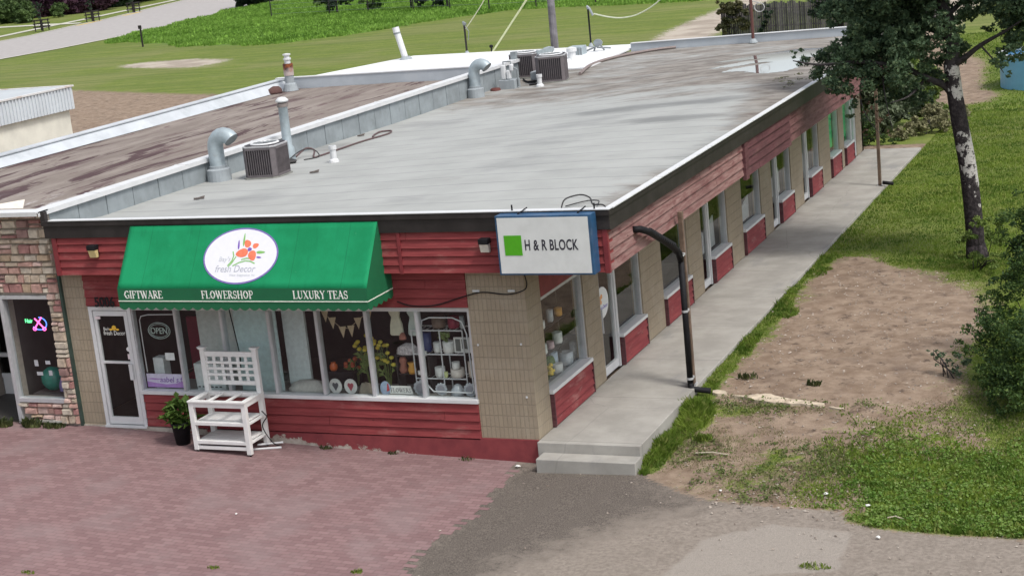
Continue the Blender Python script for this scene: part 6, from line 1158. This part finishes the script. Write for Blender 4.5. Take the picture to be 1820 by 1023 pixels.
def lush_d(x, y, cv): return np.where((sd_poly(x, y, LOTEDGE) < -.05), sstep(4.9, 6.6, x + .6 * pn(x, y, 1.5)) * (1 - sstep(.0, 2.0, y)) * .95 - .22 + .5 * pn(x, y, 1.6), -1)
blades(70000, 4.4, 9, -2.5, 2.8, .085, .014, 'grass', MG1, lush_d, .8, 'lush weedy grass in the front right corner by the gravel', .6)
def dry_d(x, y, cv): return np.where((sd_poly(x, y, LOTEDGE) < -.12) & (sd_poly(x, y, DIRT) < -.1) & (x > 2), cv * 0 + .12 + .6 * pn(x, y, 1.7), -1)
blades(60000, 1.9, 9, -2.3, 4.0, .06, .008, 'grass', MG2, dry_d, .9, 'thin dry grass scattered over the patchy ground')
def tall_d(x, y, cv): return np.where(sd_poly(x, y, TALL) > -1 + pn(x, y, .4) * 1.2, .7 + .4 * pn(x, y, .5), -1)
blades(170000, -101, -25, 86, 160, .26, .085, 'tall_grass', MG3, tall_d, .6, 'bright green uncut grass beyond the mown field')

n_ = 2600; wx = rng.uniform(4.6, 9, n_); wy = rng.uniform(-2.4, 1.6, n_); kk = (sd_poly(wx, wy, LOTEDGE) < -.05) & (sstep(4.7, 6.2, wx) * (1 - sstep(.0, 2.0, wy)) + .55 * pn(wx, wy, 2.2) + rng.uniform(-.3, .3, n_) > .42); wx, wy = wx[kk], wy[kk]
cc = np.repeat(np.stack([wx, wy, gz(wx, wy) + .05], 1), 7, 0); cc += rng.normal(size=cc.shape) * np.array([.035, .035, .018]); vs, fs = leaves(cc, .05, 1.2, .7)
tag(link_mesh('broadleaf_weeds', vs, fs, leafmat('broad_leaf', (.08, .17, .02), (.17, .27, .05), (.26, .33, .12), .35, 2.5)), 'bright broadleaf weeds mixed into the lush front right grass', 'weeds', kind='stuff')
n_ = 1500; wx = rng.uniform(1.9, 5.6, n_); wy = rng.uniform(-1.5, 3.0, n_); kk = (sd_poly(wx, wy, SPARSE) > -.1) & (pn(wx, wy, 1.9) > .05); wx, wy = wx[kk], wy[kk]
cc = np.repeat(np.stack([wx, wy, gz(wx, wy) + .03], 1), 7, 0); cc += rng.normal(size=cc.shape) * np.array([.04, .04, .012]); vs, fs = leaves(cc, .045, 1.2, .6)
tag(link_mesh('low_weeds', vs, fs, leafmat('low_leaf', (.07, .12, .025), (.14, .18, .05), (.2, .19, .09), .3, 2.5)), 'low creeping weeds on the patchy ground beside the front steps', 'weeds', kind='stuff')
# ------------------------------------------------------------------ far trees, bushes, fences
def tree(name, base, h, cr, mat, label, size=.55, per=9, sub=9, group=None, trunk_r=.25, cz=None, squash=1.0):
    t_ = thing(name, base, label, 'tree', group); b = Vector(base); m = MB(); top = b + Vector((rng.normal(0, .3), rng.normal(0, .3), h * .8))
    m.tube([b - Vector((0, 0, .3)), b + Vector((0, 0, h * .3)), top], [trunk_r, trunk_r * .75, .05], 8)
    for k in range(6): a = rng.uniform(0, 2 * PI); s_ = b + Vector((0, 0, h * rng.uniform(.25, .6))); m.tube([s_, s_ + Vector((cr * .7 * math.cos(a), cr * .7 * math.sin(a), h * .2))], [trunk_r * .4, .03], 5)
    m.build('trunk', MBR, t_); bl = []
    for k in range(16):
        a = rng.uniform(0, 2 * PI); u = rng.uniform(.0, 1); zz_ = h * (.12 + .85 * u); rr = cr * math.sqrt(max(.08, 1 - (2 * u - .85) ** 2)) * rng.uniform(.3, .85); bl.append((b.x + rr * math.cos(a), b.y + rr * math.sin(a), b.z + zz_, cr * rng.uniform(.32, .5)))
    vs, fs = blob_leaves(bl, per * .55, size * .8, sub, subr=.30); link_mesh('crown', vs, fs, mat, t_); return t_
ML_FAR = leafmat('far_leaf', (.018, .035, .022), (.035, .06, .03), None, .2, .25); ML_FARP = leafmat('purple_leaf', (.045, .02, .035), (.075, .035, .055), None, .2, .3); ML_FARL = leafmat('far_light_leaf', (.05, .09, .03), (.09, .14, .045), None, .2, .3)
for k, (x_, y_, h_, c_, mt, lab) in enumerate(((-160, 166, 10, 5, ML_FAR, 'dark tree at the far left behind the path fork'), (-150, 172, 11, 5, ML_FARP, 'purple leaved tree behind the footpath'), (-143.5, 175.5, 10, 4.4, ML_FARP, 'second purple leaved tree right of the first one'), (-146, 181, 11, 5, ML_FAR, 'dark tree between the purple trees and the caged sapling'), (-147, 187, 11, 5, ML_FAR, 'dark tree above the middle caged sapling'), (-148, 194, 12, 5, ML_FAR, 'dark tree left of the far bend of the road'), (-150, 202, 12, 5.5, ML_FAR, 'dark tree right above the far bend of the footpath'), (-158, 214, 13, 6, ML_FAR, 'rightmost dark tree along the top edge before the road'), (-170, 178, 12, 6, ML_FAR, 'tall dark tree in the second row at the far left'), (-168, 195, 13, 6, ML_FAR, 'tall dark tree in the second row above the purple trees'), (-172, 210, 13, 6, ML_FAR, 'tall dark tree in the second row above the road bend'), (-185, 200, 14, 7, ML_FAR, 'furthest dark tree in the top left corner'))):
    tree('deciduous_tree', (x_, y_, 0), h_, c_ * 1.25, mt, lab, .75, 16, 12)
for x_, y_, r_, mt, lab in ((-143, 160.5, 2.2, ML_FARL, 'round light green bush at the far left edge by the path'), (-138.5, 158.5, 1.8, ML_FARL, 'round grey green bush second from the left by the path'), (-139.5, 166.5, 1.2, ML_FARL, 'low green bush between the first two caged saplings'), (-99.5, 154.5, 2.4, ML_FAR, 'dark bush beside the road at the top edge'), (-80.5, 138, 1.2, ML_FARL, 'small bush at the top edge in the tall grass')):
    shrub('round_bush', (x_, y_, 0), [(x_ + rng.normal(0, r_ * .35), y_ + rng.normal(0, r_ * .35), r_ * rng.uniform(.3, 1.2), r_ * .6) for _ in range(8)], .45, mt, lab, 'bush', 8, 5, 4)
for x_, y_, h_, c_, mt, lab in ((-69.8, 121, 4.5, 1.6, ML_FAR, 'narrow dark shrub tree at the top left of the fence line'), (-60.5, 118.8, 5, 2.2, ML_FAR, 'broad dark bush tree at the middle of the wire fence'), (-56.2, 117.8, 5, 2.3, ML_FAR, 'broad dark bush tree right of the middle one on the wire fence'), (-66.5, 122.5, 4, 1.7, ML_FARL, 'lighter bush tree behind the wire fence')):
    tree('shrub_tree', (x_, y_, 0), h_, c_, mt, lab, .4, 9, 9, trunk_r=.12)
WF = thing('wire_fence', (-60, 117, 0), 'wire fence on thin posts along the top of the tall grass', 'fence'); fpts = [(-78, 122), (-70, 119.8), (-64.9, 118.3), (-59, 116.2), (-54, 113.6), (-48.9, 110.9), (-43.9, 109.7), (-38, 108.6), (-33, 108)]
for x_, y_ in fpts: m = MB(); m.tube([(x_, y_, -.1), (x_, y_, 1.9)], .06, 6); m.build('fence_post', MBRN, WF)
m = MB()
for (a, b) in zip(fpts, fpts[1:]):
    for z_ in (.5, 1.0, 1.45, 1.8): m.bar((*a, z_), (*b, z_), .02)
m.build('wire', MGV2, WF)
m = MB(); m.tube([(-76.2, 96.9, -.1), (-76.2, 96.9, 1.75)], .08, 6); m.box(-76.35, -76.05, 96.8, 96.9, 1.5, 1.8); tag(m.build('marker_post', MBRN, at=(-76.2, 96.9, 0)), 'lone dark post standing in the mown field', 'post')
t0 = None
for k, (x_, y_, lab) in enumerate(((-116.4, 133.7, 'caged sapling on the road verge, nearest one'), (-118.6, 146.4, 'caged sapling on the road verge, middle one'), (-123.1, 161.4, 'caged sapling on the road verge, farthest one'))):
    if t0 is None:
        t0 = thing('caged_sapling', (x_, y_, 0), lab, 'young tree', 'caged saplings along the road'); m = MB(); m.tube([(x_, y_, 0), (x_, y_, 2.6)], .06, 6); m.build('trunk', MBR, t0)
        m = MB()
        for dx, dy in ((-.55, -.55), (.55, -.55), (-.55, .55), (.55, .55)): m.box(x_ + dx - .05, x_ + dx + .05, y_ + dy - .05, y_ + dy + .05, 0, 1.35)
        for z_ in (.45, .85, 1.25):
            for s_ in (-1, 1): m.box(x_ - .75, x_ + .75, y_ + s_ * .6 - .03, y_ + s_ * .6 + .03, z_ - .06, z_ + .06); m.box(x_ + s_ * .6 - .03, x_ + s_ * .6 + .03, y_ - .75, y_ + .75, z_ - .06, z_ + .06)
        m.build('cage', MBRN, t0); vs, fs = blob_leaves([(x_, y_, 2.3, .7), (x_ - .2, y_, 3.0, .6), (x_ + .3, y_, 2.9, .5), (x_, y_, 1.7, .5)], 8, .25, 5); link_mesh('crown', vs, fs, ML_FAR, t0)
    else: copy_tree(t0, (x_, y_, 0), lab)
# plank fence, hedge, tree, tank, vehicles at the top right
FN = thing('plank_fence', (-12, 70.5, 0), 'weathered grey vertical plank fence behind the shop roof', 'fence'); m = MB(); A_ = Vector((-16.6, 71.3)); B_ = Vector((-3.5, 69.2)); L_ = (B_ - A_).length; d = (B_ - A_) / L_; s_ = 0
while s_ < L_:
    w = random.uniform(.12, .16); p = A_ + d * s_; q_ = A_ + d * (s_ + w - .015); h = 1.75 + random.uniform(-.10, .08); dy = random.uniform(-.01, .01); m.cm = random.randrange(3)
    m.prism([(p.x, p.y + dy, -.1), (q_.x, q_.y + dy, -.1), (q_.x, q_.y + dy, h + random.uniform(-.03, .03)), (p.x, p.y + dy, h)], (0, .02, 0)); s_ += w
m.build('planks', [M('plank_%d' % k, c, .9, .25, 5, .2) for k, c in enumerate(((.10, .09, .10), (.15, .135, .145), (.06, .055, .062)))], FN)
m = MB(); [m.bar((A_.x, A_.y + .06, z_), (B_.x, B_.y + .06, z_), .08) for z_ in (.4, 1.4)]; m.build('rail', MWOODP, FN)
shrub('creeper_hedge', (-15.9, 71, 0), [(-16.3, 70.9, .5, .5), (-15.9, 70.9, 1.1, .6), (-16.4, 71, 1.6, .55), (-15.2, 70.8, .6, .5), (-15.6, 70.9, 1.8, .5), (-14.9, 70.8, 1.3, .4)], .16, leafmat('creeper_leaf', (.045, .06, .03), (.12, .11, .05)), 'green and rust coloured creeper covering the left end of the plank fence', 'hedge', 8, 10, 4)
shrub('dark_creeper', (-13.6, 70.6, 0), [(-13.8, 70.6, .9, .4), (-13.5, 70.6, 1.3, .35), (-14.0, 70.6, .4, .4)], .16, ML_FAR, 'dark creeper patch on the plank fence right of the hedge', 'creeper', 7, 8, 3)
tree('deciduous_tree', (-8.6, 66.5, 0), 6, 2.3, ML_FAR, 'dark tree in front of the right end of the plank fence', .28, 9, 12); tree('deciduous_tree', (-11.5, 84, 0), 7, 3, ML_FARL, 'lighter green tree behind the plank fence', .35, 8, 10)
TKK = thing('water_tank', (4.4, 42.6, -.08), 'round pale blue tank on the grass at the right edge', 'tank'); m = MB(); m.lathe2((4.55, 42.6, -.12), [(1.95, 0), (1.98, .05), (1.98, 1.25), (1.92, 1.30)], 48); m.build('shell', M('pale_blue', (.16, .40, .58), .4, .06, 2, .02), TKK, smooth=False)
m = MB(); m.lathe2((4.55, 42.6, -.12), [(1.90, 1.27), (2.03, 1.28), (2.03, 1.36), (1.90, 1.36)], 48); m.build('rim', MWHT, TKK); m = MB(); m.lathe2((4.55, 42.6, -.12), [(1.92, 1.2), (.001, 1.2)], 32); m.build('cover', plain('cover_blue', (.05, .16, .30)), TKK)
def vehicle(x, y, rot, paint, label, kind):
    t_ = thing('parked_car', (x, y, 0), label, 'car', 'cars parked beyond the yard'); cr, sr_ = math.cos(rot), math.sin(rot)
    def P(u, v, z_): return (x + u * cr - v * sr_, y + u * sr_ + v * cr, z_)
    prof = [(-2.3, .45), (-2.3, .95), (-2.15, 1.05), (-1.2, 1.12), (-.7, 1.66), (1.5, 1.70), (2.2, 1.15), (2.3, 1.0), (2.3, .45)]
    m = MB(); n = len(prof); ws = [.9 if z_ < 1.2 else .74 for _, z_ in prof]
    m.add([P(u, -w, z_) for (u, z_), w in zip(prof, ws)] + [P(u, w, z_) for (u, z_), w in zip(prof, ws)], [tuple(range(n)), tuple(reversed(range(n, 2 * n)))] + [(i, n + i, n + (i + 1) % n, (i + 1) % n) for i in range(n)])
    m.build('body', paint, t_, bevel=.05)
    for a_, b_ in ((-1.05, -.72), (-.60, .35), (.42, 1.45)):
        for s_ in (-1, 1):
            q = MB(); zt = 1.56; q.add([P(a_, s_ * .895, 1.15), P(b_ if b_ > -.7 else -.64, s_ * .895, 1.15), P(b_ if b_ > -.7 else -.64, s_ * .77, zt), P(a_ if a_ > -1 else b_ - .02, s_ * .77, zt)], [(0, 1, 2, 3)]); q.build('side_window', MBLK, t_)
    q = MB(); q.add([P(-1.17, -.72, 1.16), P(-1.17, .72, 1.16), P(-.76, .66, 1.62), P(-.76, -.66, 1.62)], [(0, 1, 2, 3)]); q.build('windscreen', MBLK, t_)
    for u in (-1.45, 1.45):
        for s_ in (-.86, .86): q = MB(); q.tube([P(u, s_ - .11, .34), P(u, s_ + .11, .34)], .34, 18); w = q.build('wheel', MBLK, t_); q = MB(); q.tube([P(u, s_ - .115, .34), P(u, s_ + .115, .34)], .2, 12); q.build('rim', MALU, w)
    for s_ in (-.65, .65): q = MB(); q.box(0, 0, 0, 0, 0, 0); q = MB(); q.add([P(-2.36, s_ - .16, .78), P(-2.36, s_ + .16, .78), P(-2.33, s_ + .16, .93), P(-2.33, s_ - .16, .93)], [(0, 1, 2, 3)]); q.build('headlight', MWHT, t_)
vehicle(-6.0, 80.5, 1.9, MWHT, 'white car with dark windows beyond the yard behind the poplar crown', 0); vehicle(.3, 79, 1.2, M('silver_paint', (.45, .46, .48), .35, .05, 2, 0, .5), 'silver car at the top right corner beyond the yard', 1)
